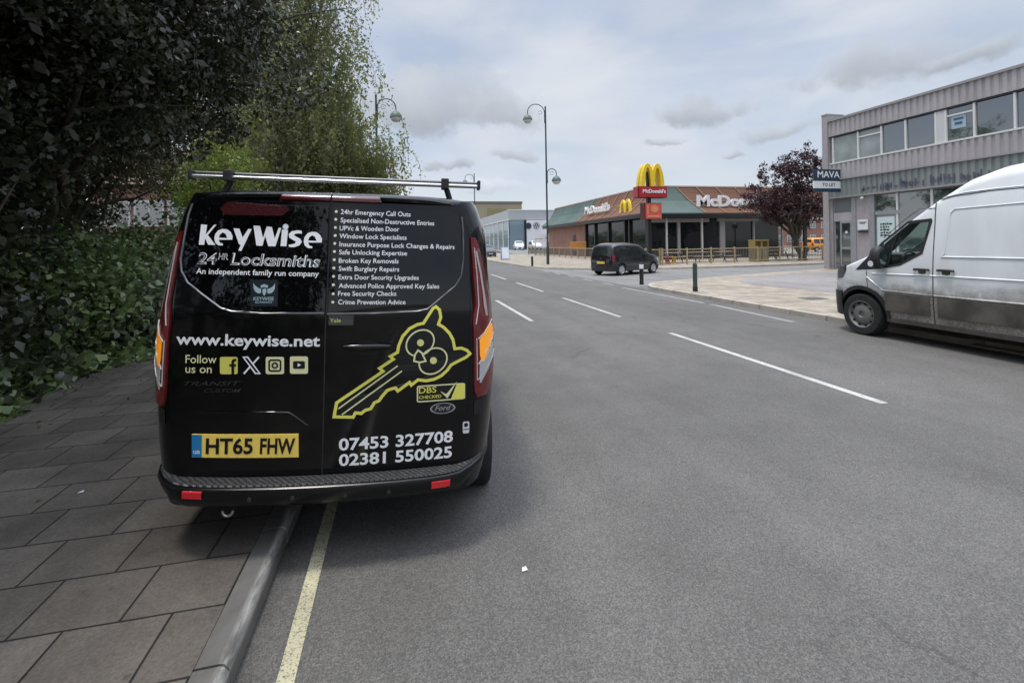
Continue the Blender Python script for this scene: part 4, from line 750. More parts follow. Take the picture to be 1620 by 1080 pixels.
for sx in (-1, 1):
    for yv in (-.59, -4.0): wheel('wheel', wv_, sx*.915, yv, .36, .36, .23, sx, mat('dusty_steel_wheel', (.17, .165, .155), .6, .3))
    k = MB(); k.box(sx*.45-.24, sx*.45+.24, -1.66, -1.54, .86, 1.50); k.box(sx*.45-.13, sx*.45+.13, -1.66, -1.58, 1.52, 1.74); k.build('seat', mat('seat_fabric', (.03, .032, .036), .9), wv_, bevel=.03)
k = MB(); k.tube([(-.45+.19*math.cos(t), -1.02+.05*math.sin(t), 1.26+.18*math.sin(t)) for t in np.linspace(0, 2*math.pi, 21)], .016, 8); k.build('steering_wheel', M_BLKPL, wv_, smooth=60)

# ------------------------------------------------------------------ small cars
def hatchback(loc, rz, paint, label, rims=True, detail=True, stretch=1., group=None, open_boot=False):
    r = empty('parked_car' if not detail else 'hatchback_car', loc, (0, 0, rz)); tag(r, label, 'car', group)
    H = Shell([.2, .4, .7, .9, 1.2, 1.45, 1.6], [.78, .83, .845, .83, .775, .715, .66], [(0, .80), (.05, .90), (.15, .96), (.4, 1), (3.2, 1), (3.55, .92), (3.75, .80), (3.85, .62)],
              [(0, .88), (.02, 1.02), (.06, 1.18), (.14, 1.46), (.20, 1.56), (.5, 1.635), (1.6, 1.64), (2.05, 1.60), (2.25, 1.53), (2.72, 1.14), (2.84, 1.09), (3.4, .99), (3.7, .87), (3.82, .70), (3.85, .55)], .22, .88)
    b_ = H.mesh([0, .02, .04, .06, .1, .14, .17, .20, .26, .36, .5, .7, 1.1, 1.5, 1.8, 2.1, 2.35, 2.6, 2.85, 2.95, 3.2, 3.4, 3.55, 3.7, 3.78, 3.82, 3.85]).build('body', [paint, M_DARKREC], r)
    b_.data.polygons.foreach_set('use_smooth', [True]*len(b_.data.polygons)); b_.data.set_sharp_from_angle(angle=R_(42))
    boolean_cut(b_, [disc_cutter(r, sx*.85, yv, .30, .345, .24) for yv in (.62, 3.08) for sx in (-1, 1)])
    rm = mat('silver_wheel', (.55, .55, .56), .3, .6)
    for sx in (-1, 1):
        for yv in (.62, 3.08): wheel('wheel', r, sx*.745, yv, .30, .30, .17, sx, rm, spokes=6 if detail else 0)
        H.patch('side_window', [(.30, .98), (1.03, .95), (1.02, 1.46), (.36, 1.46), (.31, 1.30)], M_GLASS, r, sx, .005, 8, 8); H.patch('side_window', [(1.12, .95), (1.78, .93), (1.76, 1.48), (1.12, 1.48)], M_GLASS, r, sx, .005, 8, 8); H.patch('side_window', [(1.86, .93), (2.58, .93), (2.54, 1.0), (2.10, 1.42), (1.85, 1.48)], M_GLASS, r, sx, .005, 8, 8)
        H.patch('tail_lamp', [(.01, .70), (.16, .68), (.20, .95), (.10, 1.10), (.045, 1.02)], M_REDL, r, sx, .010, 8, 6)
        H.patch('headlamp', [(3.42, .66), (3.74, .60), (3.72, .74), (3.48, .84), (3.40, .80)], M_CLR, r, sx, .006, 6, 6)
        if detail:
            H.line('door_seal', [(1.09, .40), (1.08, .94)], .006, M_BLKPL, r, sx); H.line('door_seal', [(1.82, .35), (1.82, .93)], .006, M_BLKPL, r, sx); H.line('door_seal', [(2.72, .40), (2.70, .92)], .006, M_BLKPL, r, sx)
            H.line('side_moulding', [(.98, .53), (2.74, .52)], .018, mat('moulding_grey', (.10, .10, .11), .4), r, sx)
            for yh in (1.25, 2.0): H.line('handle', [(yh, .80), (yh+.16, .80)], .014, paint, r, sx, .014)
            MB().lathe([(.02, -.09), (.07, -.07), (.08, 0), (.06, .06), (.02, .08)], (sx*.95, 2.5, .98), 12, 'y').build('door_mirror', M_BLKPL, r, smooth=50)
    P = [[H.top(y, x, .005) for x in np.linspace(-.58+.0*y, .58, 9)] for y in (.045, .06, .085, .11, .13, .145)]; MB().grid(P).build('rear_window', M_GLASS, r, smooth=60)
    P = [[H.top(y, x, .006) for x in np.linspace(-.62, .62, 9)] for y in np.linspace(2.27, 2.71, 7)]; MB().grid(P).build('windscreen', M_GLASS, r, smooth=60)
    k = MB(); k.box(-.26, .26, -.022, -.004, .60, .71); pl = k.build('number_plate', mat('far_plate_yellow', (.72, .55, .10), .5), r); k = MB(); k.box(-.26, .26, 3.855, 3.87, .42, .53); k.build('number_plate', mat('far_plate_white', (.7, .7, .68), .5), r)
    k = MB(); P = [[H.side(y, z, -1, .015) for y in (.35, .2, .1, .03)]+[(0, -.03, z)]+[H.side(y, z, 1, .015) for y in (.03, .1, .2, .35)] for z in (.24, .28, .46, .50)]; k.grid(P).build('bumper', mat('bumper_grey_black', (.02, .02, .021), .45), r, smooth=40)
    k = MB(); P = [[H.side(y, z, -1, .012) for y in (3.5, 3.65, 3.8)]+[(0, 3.89, z)]+[H.side(y, z, 1, .012) for y in (3.8, 3.65, 3.5)] for z in (.24, .30, .40, .46)]; k.grid(P).build('bumper', MATS['bumper_grey_black'], r, smooth=40)
    if detail: MB().lathe([(.035, -.006), (.035, .006)], (0, -.004, .86), 12, 'y').build('maker_badge', M_CHROME, r)
    return r
hatchback((9.78, 22.27, -.004), R_(-67.4), mat('dark_car_paint', (.010, .010, .014), .18, coat=.8), 'small black hatchback turning off the road behind the black bollard')
hatchback((10.35, 60.5, 0), R_(183), mat('charcoal_car_paint', (.03, .032, .035), .2, coat=.8), 'dark grey car coming towards us far down the road', detail=False)
hatchback((20.6, 83.8, .50), R_(172), mat('white_car_paint', (.72, .73, .74), .2, coat=.6), 'white car parked in front of the glass showroom', detail=False)
hatchback((23.6, 84.6, .50), R_(180), mat('white_car_paint', (.72, .73, .74), .2, coat=.6), 'white car parked under the round sign of the showroom', detail=False)
hatchback((46.0, 46.0, .1), R_(-95), mat('orange_car_paint', (.70, .27, .02), .3, coat=.5), 'orange car seen past the dark red tree', detail=False)
# ------------------------------------------------------------------ buildings
def child(o, root): o.parent = root; o.matrix_parent_inverse = Matrix.Translation(-Vector(root.location)); return o
def text3d(name, s, o, ux, uz, nrm, w_, cap, depth, m, root, bold=.015, shear=0.):
    """raised letters: origin o, reading direction ux, up uz, facing nrm"""
    v, f = text_fit(s, (0, 0), (w_, 0), cap, bold, shear); o = Vector(o); ux, uz, nrm = Vector(ux), Vector(uz), Vector(nrm); b = MB(); n = len(v)
    fr = [o+ux*a+uz*c+nrm*depth for a, c in v]; bk = [o+ux*a+uz*c for a, c in v]; from collections import Counter
    cnt = Counter(); 
    for t in f:
        for i in range(len(t)): cnt[tuple(sorted((t[i], t[(i+1) % len(t)])))] += 1
    b.add(fr+bk, list(f)+[(a, c, c+n, a+n) for (a, c), k in cnt.items() if k == 1]); return child(b.build(name, m), root) if root else b.build(name, m)
def brick_mat(name, c1, c2, bw=.225, bh=.075):
    m = bpy.data.materials.new(name); m.use_nodes = True; w = NT(m.node_tree); p = w.n['Principled BSDF']; co = w.node('ShaderNodeTexCoord').outputs['Object']; sp = w.node('ShaderNodeSeparateXYZ'); w.put(sp.inputs[0], co)
    cb = w.node('ShaderNodeCombineXYZ'); w.put(cb.inputs[0], w.math('ADD', sp.outputs[0], sp.outputs[1])); w.put(cb.inputs[1], sp.outputs[2])
    br = w.node('ShaderNodeTexBrick'); w.put(br.inputs['Vector'], cb.outputs[0]); br.inputs['Scale'].default_value = 1; br.inputs['Brick Width'].default_value = bw; br.inputs['Row Height'].default_value = bh; br.inputs['Mortar Size'].default_value = .008
    br.inputs['Color1'].default_value = c4(c1); br.inputs['Color2'].default_value = c4(c2); br.inputs['Mortar'].default_value = (.3, .27, .24, 1)
    w.put(p.inputs['Base Color'], w.mix(w.remap(w.noise(co, .8, 4), .3, .7, 0, .35), br.outputs['Color'], (.16, .07, .05, 1))); p.inputs['Roughness'].default_value = .85; return m
M_GL = mat('dark_window_glass', (.020, .028, .030), .03, spec=.6, var=.3, vscale=.4, ior=2.6); M_GL2 = mat('black_window_glass', (.010, .013, .015), .04, spec=.45, var=.4, vscale=.5); M_GLP = mat('pale_window_glass', (.20, .23, .225), .05, spec=.8, col2=(.34, .37, .36), vscale=.6)
M_WFRAME = mat('white_window_frame', (.62, .62, .60), .5); M_DFRAME = mat('black_frame', (.012, .013, .014), .4)
M_CLAD = mat('mauve_grey_cladding', (.385, .36, .36), .65, col2=(.325, .305, .307), vscale=.7); M_CLADG = mat('green_grey_cladding', (.22, .245, .235), .65, col2=(.18, .20, .19), vscale=.8)
M_CONC = mat('pale_render', (.36, .345, .345), .8, col2=(.30, .285, .285), vscale=.9, bump=.1); M_GREYP = mat('grey_door_paint', (.25, .255, .265), .5, var=.1)
# --- two-storey office building with ribbed metal cladding
off = empty('office_building', (21.5, 8, .1)); tag(off, 'two storey office building clad in ribbed grey and mauve metal behind the white van', 'building')
Y0b, Y1b = -14., 20.0
def part(name, b, m, root=off, **kw): return child(b.build(name, m, **kw), root)
def ribs(y0, y1, z0, z1, x, pitch=.26, d=.045):
    P = []; y = y0
    while y < y1-1e-6:
        for a, dx in ((0, 0), (.28, 0), (.40, -d), (.88, -d)): P.append((x+dx, min(y1, y+a*pitch)))
        y += pitch
    P.append((x, y1)); return MB().grid([[(a, c, z) for a, c in P] for z in (z0, z1)])
b = MB(); b.box(21.62, 40, Y0b, Y1b, .05, 7.6); part('wall', b, M_CONC)
part('cladding', ribs(Y0b, Y1b, 6.86, 7.62, 21.5), M_CLAD, recalc=False); part('cladding', ribs(Y0b, Y1b, 4.66, 5.42, 21.5), M_CLAD, recalc=False); part('cladding', ribs(Y0b, Y1b, 3.76, 4.60, 21.5), M_CLADG, recalc=False)
b = MB(); b.box(21.40, 21.62, Y0b, Y1b, 7.62, 7.72); part('coping', b, mat('coping_grey', (.27, .26, .265), .6)); b = MB(); b.box(21.40, 21.62, Y0b, Y1b, 4.60, 4.66); b.box(21.40, 21.62, Y0b, Y1b, 3.69, 3.76); part('flashing', b, MATS['coping_grey'])
b = MB(); b.box(21.38, 22.4, Y1b, 20.32, .05, 8.0); part('corner_pier', b, mat('pier_mauve', (.33, .30, .30), .75, var=.1)); b = MB(); b.box(21.36, 22.42, Y1b-.02, 20.34, 8.0, 8.06); part('pier_cap', b, MATS['coping_grey'])
# upper window band: frame bars and individual panes
ZS, ZT = 5.50, 6.84
b = MB(); b.box(21.44, 21.62, Y0b, 19.95, ZS-.07, ZS); part('window_sill', b, M_WFRAME); b = MB(); b.box(21.47, 21.62, Y0b, 19.95, ZT-.05, ZT+.02); part('window_head', b, M_DFRAME)
mull = [19.80, 18.44, 17.30, 16.23, 15.03, 14.66, 13.68, 12.44, 11.2, 10.0, 8.8, 7.6, 6.4, 5.2, 4.0, 2.8, 1.6, .4]
for i in range(len(mull)-1):
    a, c = mull[i+1], mull[i]
    if i == 4: b = MB(); b.box(21.50, 21.6, a, c, ZS, ZT-.05); part('blank_panel', b, mat('panel_pale', (.52, .52, .51), .6)); continue
    b = MB(); b.box(21.56, 21.59, a+.04, c-.04, ZS+.02, ZT-.07); pn = part('window', b, M_GLP if i in (0, 1) else M_GL)
    if i in (1, 5): b = MB(); b.box(21.51, 21.57, a+.04, c-.04, ZT-.36, ZT-.30); child(b.build('window_bar', M_WFRAME), pn) if False else part('window_bar', b, M_WFRAME)
for yv in mull[:-1]: b = MB(); b.box(21.49, 21.60, yv-.035, yv+.035, ZS, ZT-.05); part('mullion', b, M_WFRAME)
# ground floor
b = MB(); b.box(21.52, 21.63, 19.90, 20.0, .05, 3.69); part('pier', b, M_CONC)
b = MB(); b.box(21.50, 21.63, 18.62, 18.84, .05, 3.69); b.box(21.50, 21.63, 17.70, 17.92, .05, 3.69); part('pier', b, M_GREYP); b = MB(); b.box(21.54, 21.64, 17.92, 18.62, .05, 3.69); part('pier_panel', b, mat('panel_mauve', (.33, .295, .30), .7, var=.08))
b = MB(); b.box(21.60, 21.64, 18.90, 19.84, 2.95, 3.65); part('transom_panel', b, mat('transom_grey', (.14, .15, .15), .5)); b = MB(); b.box(21.55, 21.63, 18.86, 19.86, 2.52, 2.95); part('door_head', b, M_CONC)
dr = None
b = MB(); b.box(21.53, 21.60, 19.42, 19.50, .1, 2.52); b.box(21.53, 21.60, 18.86, 18.94, .1, 2.52); b.box(21.53, 21.60, 18.94, 19.42, 2.42, 2.52); b.box(21.53, 21.60, 18.94, 19.42, 1.12, 1.24); b.box(21.53, 21.60, 18.94, 19.42, .1, .30); dr = part('door', b, M_GREYP)
for z0, z1 in ((.30, 1.12), (1.24, 2.42)): b = MB(); b.box(21.56, 21.58, 18.94, 19.42, z0, z1); o = b.build('door_glass', M_GL); o.parent = dr; dr_inv = Matrix.Translation(-Vector(off.location))
b = MB(); b.box(21.565, 21.585, 19.56, 19.78, .2, 2.5); part('side_light', b, M_GL)
b = MB(); b.box(21.50, 21.53, 19.38, 19.41, 1.0, 1.25); o = b.build('door_handle', M_CHROME); o.parent = dr
b = MB(); b.box(21.555, 21.562, 19.12, 19.24, 1.9, 2.02); o = b.build('door_notice', M_WFRAME); o.parent = dr
for i, (a, c) in enumerate(((16.72, 17.66), (15.3, 16.62), (13.9, 15.2), (12.4, 13.8), (10.9, 12.3), (9.4, 10.8), (7.9, 9.3))):
    b = MB(); b.box(21.58, 21.60, a, c, 2.86, 3.62); part('transom_light', b, M_GL); b = MB(); b.box(21.57, 21.60, a, c, .55, 2.74); part('shop_window', b, M_GLP if i == 0 else M_GL)
    b = MB(); b.box(21.53, 21.62, a-.09, a-.01, .3, 3.66); part('window_post', b, M_WFRAME)
b = MB(); b.box(21.52, 21.63, 7.8, 17.68, 2.72, 2.88); part('window_rail', b, M_GREYP); b = MB(); b.box(21.50, 21.63, 7.8, 17.68, .05, .56); part('stall_riser', b, M_CONC)
# the dark remains of old sign lettering along the green band: worn marks, not words
b = MB(); rr = random.Random(8); y = 18.25
while y > 12.2:
    h = rr.uniform(.16, .34); w0 = rr.uniform(.03, .07); z0 = 3.84+rr.uniform(0, .08)
    if rr.random() < .82:
        b.box(21.435, 21.448, y-w0, y, z0, z0+h)
        if rr.random() < .7: b.box(21.435, 21.448, y-w0-rr.uniform(.06, .13), y-w0-.002, z0+h*rr.choice((.05, .45, .8)), z0+h*rr.choice((.05, .45, .8))+.05) if False else b.box(21.435, 21.448, y-w0-rr.uniform(.05, .12), y-w0-.002, z0+h*.42, z0+h*.42+rr.uniform(.03, .07))
    y -= rr.uniform(.07, .17)
part('old_lettering', b, mat('faded_navy', (.085, .085, .125), .7))
b = MB(); b.lathe([(.03, -.06), (.07, -.03), (.08, .03), (.03, .07)], (21.40, 18.2, 3.55), 12); b.tube([(21.40, 18.2, 3.6), (21.5, 18.2, 3.66)], .02, 6); part('security_light', b, M_WFRAME, smooth=50)
nb = MB(); nb.box(21.47, 21.50, 17.99, 18.50, 2.06, 2.55); o = nb.build('notice_board', mat('notice_white', (.66, .66, .67), .5)); tag(o, 'white notice on the mauve wall between the door and the shop window', 'notice')
k = MB(); k.box(21.462, 21.472, 18.05, 18.44, 2.40, 2.43); k.box(21.462, 21.472, 18.12, 18.38, 2.35, 2.375); k.build('notice_text', M_DFRAME, o); k = MB(); k.box(21.45, 21.50, 18.0, 18.49, 1.93, 1.99); k.build('notice_ledge', M_DFRAME, o)
pb = MB(); pb.box(21.548, 21.556, 16.80, 17.60, 1.0, 2.62); o = pb.build('poster', mat('poster_mint', (.52, .62, .60), .5)); tag(o, 'pale mint poster with black blocks in the shop window', 'poster')
k = MB(); rr = random.Random(3)
for q in range(5):
    yv = 17.45
    while yv > 17.0: wq = rr.uniform(.05, .14); k.box(21.542, 21.548, yv-wq, yv, 2.25-.13*q, 2.25-.13*q+rr.uniform(.05, .09)); yv -= wq+rr.uniform(.02, .05)
k.build('poster_print', M_DFRAME, o)
pb = MB(); pb.box(21.545, 21.555, 13.98, 14.48, 5.95, 6.45); o = pb.build('poster', mat('poster_blue', (.30, .42, .48), .5)); tag(o, 'small pale blue poster stuck in an upper office window', 'poster')
k = MB(); k.box(21.538, 21.545, 14.06, 14.40, 6.28, 6.36); k.box(21.538, 21.545, 14.10, 14.36, 6.10, 6.20); k.build('poster_print', mat('print_navy', (.05, .09, .14), .6), o)
# estate agent's board
sg = empty('letting_board', (21.2, 19.4, 4.06)); tag(sg, 'navy and white board reading MAVA TO LET on the corner of the office building', 'sign')
M_NAVY = mat('sign_navy', (.022, .048, .085), .45); M_SWHITE = mat('sign_white', (.78, .79, .80), .45)
def SB(name, x0, x1, z0, z1, m, y0=19.37, y1=19.43): b = MB(); b.box(x0, x1, y0, y1, z0, z1); return child(b.build(name, m), sg)
bd = SB('board', 19.86, 21.66, 4.52, 5.10, M_NAVY); SB('board', 19.86, 21.66, 4.16, 4.515, M_SWHITE); SB('board', 19.86, 21.66, 3.98, 4.155, M_NAVY)
def ST(s, x0, x1, z, cap, m, bold=.02): return text_obj('lettering', s, (x0, z), (x1, z), cap, lambda x, y: (x, 19.366, y), m, None, bold)
for s, x0, x1, z, cap, m in (('MAVA', 20.08, 21.42, 4.70, .30, M_SWHITE), ('TO LET', 20.35, 21.15, 4.26, .16, M_NAVY)): child(ST(s, x0, x1, z, cap, m), sg)
b = MB(); b.box(21.3, 21.55, 19.42, 19.48, 4.3, 4.36); b.box(21.3, 21.55, 19.42, 19.48, 4.8, 4.86); child(b.build('bracket', M_DFRAME), sg)

# --- restaurant with a green and brown mansard roof
rs = empty('restaurant', (20, 36.1, .1)); tag(rs, 'brick and glass restaurant with a green and brown sloping roof and white lettering', 'building')
M_RB = brick_mat('red_brick', (.30, .125, .085), (.36, .165, .115)); M_RG = mat('green_roof', (.060, .095, .082), .6, col2=(.085, .125, .110), vscale=.5)
M_RGL = mat('green_roof_pale', (.085, .125, .110), .6, var=.08, vscale=.6)
M_BRN = bpy.data.materials.new('brown_batten_roof'); M_BRN.use_nodes = True; w = NT(M_BRN.node_tree); p = w.n['Principled BSDF']; co = w.node('ShaderNodeTexCoord').outputs['Object']
wv2 = w.node('ShaderNodeTexWave', wave_type='BANDS', bands_direction='Z'); w.put(wv2.inputs['Vector'], co); wv2.inputs['Scale'].default_value = 2.2; wv2.inputs['Distortion'].default_value = .3
w.put(p.inputs['Base Color'], w.mix(w.math('MULTIPLY', w.remap(wv2.outputs['Fac'], .2, .8), w.remap(w.noise(co, 1.5, 4), .3, .7, .7, 1.)), (.115, .050, .028, 1), (.215, .105, .062, 1))); p.inputs['Roughness'].default_value = .7
rp = lambda *a, **k: part(*a, root=rs, **k)
XW, YW, XE, YN = 20.0, 36.1, 39.0, 64.0; XG = 33.2
PROF = [(-.60, 3.93), (-.60, 4.02), (.0, 4.62), (.42, 5.12), (.72, 5.75), (.95, 6.38)]
def roofL(y0, y1): return [[(XW+i, y0[k], z) for k, (i, z) in enumerate(PROF)], [(XW+i, y1[k], z) for k, (i, z) in enumerate(PROF)]]
def roofR(x0, x1): return [[(x0[k], YW+i, z) for k, (i, z) in enumerate(PROF)], [(x1[k], YW+i, z) for k, (i, z) in enumerate(PROF)]]
ins_ = [i for i, z in PROF]; cl = [YW+i for i in ins_]; cx = [XW+i for i in ins_]
gb = [51.6-1.7*max(0, z-3.93) for i, z in PROF]; ga = [25.3-.78*max(0, z-3.93) for i, z in PROF]; end = [YN-i for i in ins_]
rp('roof', MB().grid(roofL(gb, end)), M_RG, recalc=False); rp('roof', MB().grid(roofL(cl, gb)), M_BRN, recalc=False)
rp('roof', MB().grid(roofR(cx, ga)), M_RGL, recalc=False); rp('roof', MB().grid(roofR(ga, [XE-.0]*6)), M_BRN, recalc=False)
b = MB(); b.box(XW+.9, XW+1.2, YW+.9, YN-.9, 6.36, 6.48); b.box(XW+1.2, XE, YW+.9, YW+1.2, 6.36, 6.48); rp('roof_trim', b, mat('trim_pinkish', (.46, .34, .29), .6))
b = MB(); b.add([(XW+1, YW+1, 6.37), (XE, YW+1, 6.37), (XE, YN-1, 6.37), (XW+1, YN-1, 6.37)], [(0, 1, 2, 3)]); rp('flat_roof', b, M_RG)
b = MB(); b.add([(XW-.6, YW-.6, 3.93), (XE, YW-.6, 3.93), (XE, YW+.3, 3.93), (XW+.3, YW+.3, 3.93), (XW+.3, YN, 3.93), (XW-.6, YN, 3.93)], [(0, 1, 2, 3), (0, 3, 4, 5)]); b.box(XW-.62, XW-.55, YW-.62, YN, 3.62, 3.93); b.box(XW-.55, XE, YW-.62, YW-.55, 3.55, 3.93); rp('fascia', b, M_DFRAME)
b = MB()
def rib_line(b, pts): b.tube(pts, .05, 6)
for k in range(7): yv = 38.3+2.0*k; b.tube([(XW+i-.03, yv-.55*max(0, z-3.93), z+.03) for i, z in PROF[1:]], .045, 6)
for k in range(7): xv = 25.3+1.96*k; b.tube([(xv-.78*max(0, z-3.93), YW+i-.03, z+.03) for i, z in PROF[1:]], .045, 6)
b.tube([(XW+.40, YW+2, 5.12), (XW+.40, 47.5, 5.12)], .05, 6); b.tube([(24.6, YW+.38, 5.12), (XE, YW+.38, 5.12)], .05, 6); rp('roof_rib', b, mat('rib_timber', (.42, .28, .19), .7), smooth=60)
b = MB(); b.box(XW, XW+.3, 49.8, YN, .1, 3.93); b.box(XW, XG, YN-.3, YN, .1, 3.93); b.box(XG-.3, XG, YW+.2, YN, .1, 3.93); rp('wall', b, M_RB); b = MB(); b.box(XW-.03, XW+.05, 52.6, 53.5, .1, 2.6); rp('door', b, M_DFRAME)
b = MB(); b.box(XW+.15, XW+.20, YW+.2, 49.8, .1, 3.7); rp('window_wall', b, M_GL2); b = MB(); b.box(XW+.2, XG, YW+.15, YW+.2, .1, 3.6); rp('window_wall', b, M_GL2)
for yv in (36.15, 39.2, 40.1, 43.6, 47.0, 49.6): b = MB(); b.box(XW-.02, XW+.16, yv-.11, yv+.11, .1, 3.7); rp('column', b, M_DFRAME)
for xv, wd, m in ((21.9, .12, M_WFRAME), (23.05, .25, MATS['coping_grey']), (25.3, .12, M_WFRAME), (27.3, .5, MATS['coping_grey']), (30.5, .12, MATS['coping_grey']), (33.5, .12, MATS['coping_grey']), (36.0, .3, M_DFRAME), (38.7, .3, M_DFRAME)): b = MB(); b.box(xv-wd/2, xv+wd/2, YW-.02, YW+.16, .1, 3.6); rp('column', b, m)
b = MB(); b.box(XW+.21, 26, YW-.01, YW+.14, 3.25, 3.55); b.box(26.8, 31, YW-.01, YW+.14, 3.3, 3.55); rp('window_head', b, MATS['coping_grey'])
for (x0, x1, y0, y1, h) in ((23.5, 24.7, 58, 60, .6), (24.8, 25.6, 47, 48.5, .5), (30, 31.5, 42, 44, .7)): b = MB(); b.box(x0, x1, y0, y1, 6.38, 6.38+h); rp('roof_vent', b, mat('vent_grey', (.25, .26, .27), .6))
M_LET = mat('white_letters', (.78, .78, .78), .4); M_GOLD = mat('golden_yellow', (.80, .56, .02), .35)
text3d('lettering', "McDonald's", (XW-.18, 49.0, 4.78), (0, -1, 0), (0, 0, 1), (-1, 0, 0), 6.3, .72, .12, M_LET, rs, .035); text3d('lettering', "McDonald's", (24.75, YW-.05, 4.62), (1, 0, 0), (0, 0, 1), (0, -1, 0), 8.0, .90, .15, M_LET, rs, .035)
def arches(w_, h, th):
    """closed outline of a double arch, feet on z = 0"""
    N = 12; out = []; inn = []; r = w_/4
    el_ = lambda c, a, hh, t: (c+a*math.cos(t), hh*abs(math.sin(t))**1.12)
    a_o = r+th*.5; L = -r; Rr = r
    left = [el_(L, a_o, h, math.pi*(1-k/N)) for k in range(N+1)]; right = [el_(Rr, a_o, h, math.pi*(1-k/N)) for k in range(N+1)]
    left = [p for p in left if p[0] <= 0]; right = [p for p in right if p[0] >= 0]; zc = h*abs(math.sin(math.acos(min(1, r/a_o))))**1.12
    o = left+[(0, zc)]+right; a_i = r-th*.5; hi_ = h-th*1.15
    i1 = [el_(Rr, a_i, hi_, math.pi*k/N) for k in range(N+1)]; i2 = [el_(L, a_i, hi_, math.pi*k/N) for k in range(N+1)]
    return o+i1+i2
ar = arches(2.0, 1.9, .34); b = MB(); b.prism([(40.4-1.0-.0-x*.95, 4.12+z*.72) for x, z in ar], XW-.30, XW-.12, 'x'); rp('arches_emblem', b, M_GOLD)
# --- tall roadside sign with the arches
ps = empty('roadside_sign', (15.76, 28.08, .1)); tag(ps, 'tall roadside sign with golden arches on a red box above a smaller red board', 'sign')
pp_ = lambda *a, **k: part(*a, root=ps, **k); M_RED = mat('sign_red', (.42, .018, .025), .4, var=.08); M_SREDD = mat('sign_dark_red', (.10, .012, .014), .5)
b = MB(); b.box(15.64, 15.88, 28.0, 28.2, .1, 6.2); b.box(15.45, 16.07, 27.8, 28.4, .1, .25); pp_('pole', b, M_DFRAME)
b = MB(); b.box(14.86, 16.90, 27.75, 28.45, 4.50, 5.22); bx = pp_('sign_box', b, M_SREDD); b = MB(); b.box(14.90, 16.86, 27.72, 27.75, 4.53, 5.19); b.box(14.83, 14.86, 27.8, 28.4, 4.53, 5.19); pp_('sign_face', b, M_RED)
text3d('lettering', "McDonald's", (15.15, 27.715, 4.80), (1, 0, 0), (0, 0, 1), (0, -1, 0), 1.62, .22, .02, M_LET, ps, .03)
for y0 in (27.75, 28.15): b = MB(); b.prism([(15.90+x*.86, 5.225+z*.72) for x, z in arches(1.62, 2.05, .30)], y0, y0+.30, 'y'); pp_('arches_emblem', b, M_GOLD)
b = MB(); b.box(15.30, 16.52, 27.8, 28.4, 3.10, 4.16); pp_('sign_box', b, M_SREDD); b = MB(); b.box(15.36, 16.50, 27.77, 27.8, 3.13, 4.13); pp_('sign_face', b, mat('sign_coral', (.60, .10, .075), .4))
b = MB(); rr = random.Random(5); b.box(15.46, 16.40, 27.760, 27.769, 3.24, 3.36); b.box(15.46, 15.56, 27.760, 27.769, 3.42, 4.02); b.prism([(16.0+.28*math.cos(t), 3.78+.24*math.sin(t)) for t in np.linspace(0, 2*math.pi, 15)[:-1]], 27.760, 27.769, 'y'); pp_('sign_print', b, mat('print_orange', (.72, .26, .12), .5))

# --- showroom, tan block and house further off
tag(MB().prism([(66, .09), (80, .5), (150, .5), (150, -.05), (66, -.05)], 16, 70, 'x').build('forecourt', M_SIDE), kind='structure')
sh_ = empty('car_showroom', (20, 88, .5)); tag(sh_, 'grey and white car showroom with a glass corner and a round emblem', 'building'); sp_ = lambda *a, **k: part(*a, root=sh_, **k)
M_SGREY = mat('showroom_grey', (.40, .42, .44), .5, var=.05, vscale=.3); M_SW = mat('showroom_white', (.72, .73, .74), .5)
b = MB(); b.box(20.1, 60, 88.1, 130, .4, 7.9); sp_('wall', b, mat('showroom_wall', (.33, .35, .36), .6)); b = MB(); b.box(19.9, 60, 87.9, 130.2, 6.15, 8.1); sp_('fascia', b, M_SGREY)
b = MB(); b.box(19.85, 60, 87.85, 88.0, 7.98, 8.12); b.box(19.85, 20.0, 87.85, 130, 6.12, 6.28); sp_('fascia_edge', b, M_SW)
b = MB(); b.box(20.0, 23.0, 88.0, 88.1, .5, 6.1); b.box(20.0, 20.1, 88, 128, 3.2, 6.0); b.box(20.0, 20.1, 88, 128, .6, 2.8); sp_('window_wall', b, mat('showroom_glass', (.20, .27, .31), .06, spec=.8))
for k in range(9): b = MB(); b.box(19.92, 20.05, 88.2+5*k, 88.5+5*k, .5, 6.1); sp_('column', b, M_SW)
b = MB(); b.box(23.4, 38, 87.6, 88.05, .5, 6.05); sp_('white_block', b, M_SW); b = MB(); b.box(23.0, 23.4, 87.8, 88.1, .5, 6.1); sp_('column', b, M_DFRAME)
b = MB(); b.lathe([(.62, -.08), (.62, 0)], (25.3, 87.55, 5.05), 24, 'y'); em = sp_('emblem', b, mat('emblem_navy', (.02, .035, .06), .4)); 
k = MB()
for ln in ([(-.42, .32), (-.18, -.42), (0, .02), (.18, -.42), (.42, .32)], [(-.2, .45), (0, .05), (.2, .45)]): v, fs = ribbon(ln, .09); k.add([(25.3+q.x, 87.46, 5.05+q.y) for q in v], fs)
v, fs = ribbon([(.52*math.cos(t), .52*math.sin(t)) for t in np.linspace(0, 2*math.pi, 25)[:-1]], .05, True); k.add([(25.3+q.x, 87.462, 5.05+q.y) for q in v], fs); o = k.build('emblem_mark', M_SW, recalc=False); o.parent = em; o.matrix_parent_inverse = Matrix.Translation(-Vector(sh_.location)) if False else Matrix.Identity(4)
b = MB(); b.lathe([(.60, -.08), (.60, 0)], (23.7, 87.55, 5.0), 24, 'y'); sp_('emblem', b, MATS['emblem_navy'])
bo = empty('hoarding', (17.9, 60, .1)); tag(bo, 'white notice board on posts behind the tall lamp post near the brick restaurant wall', 'sign')
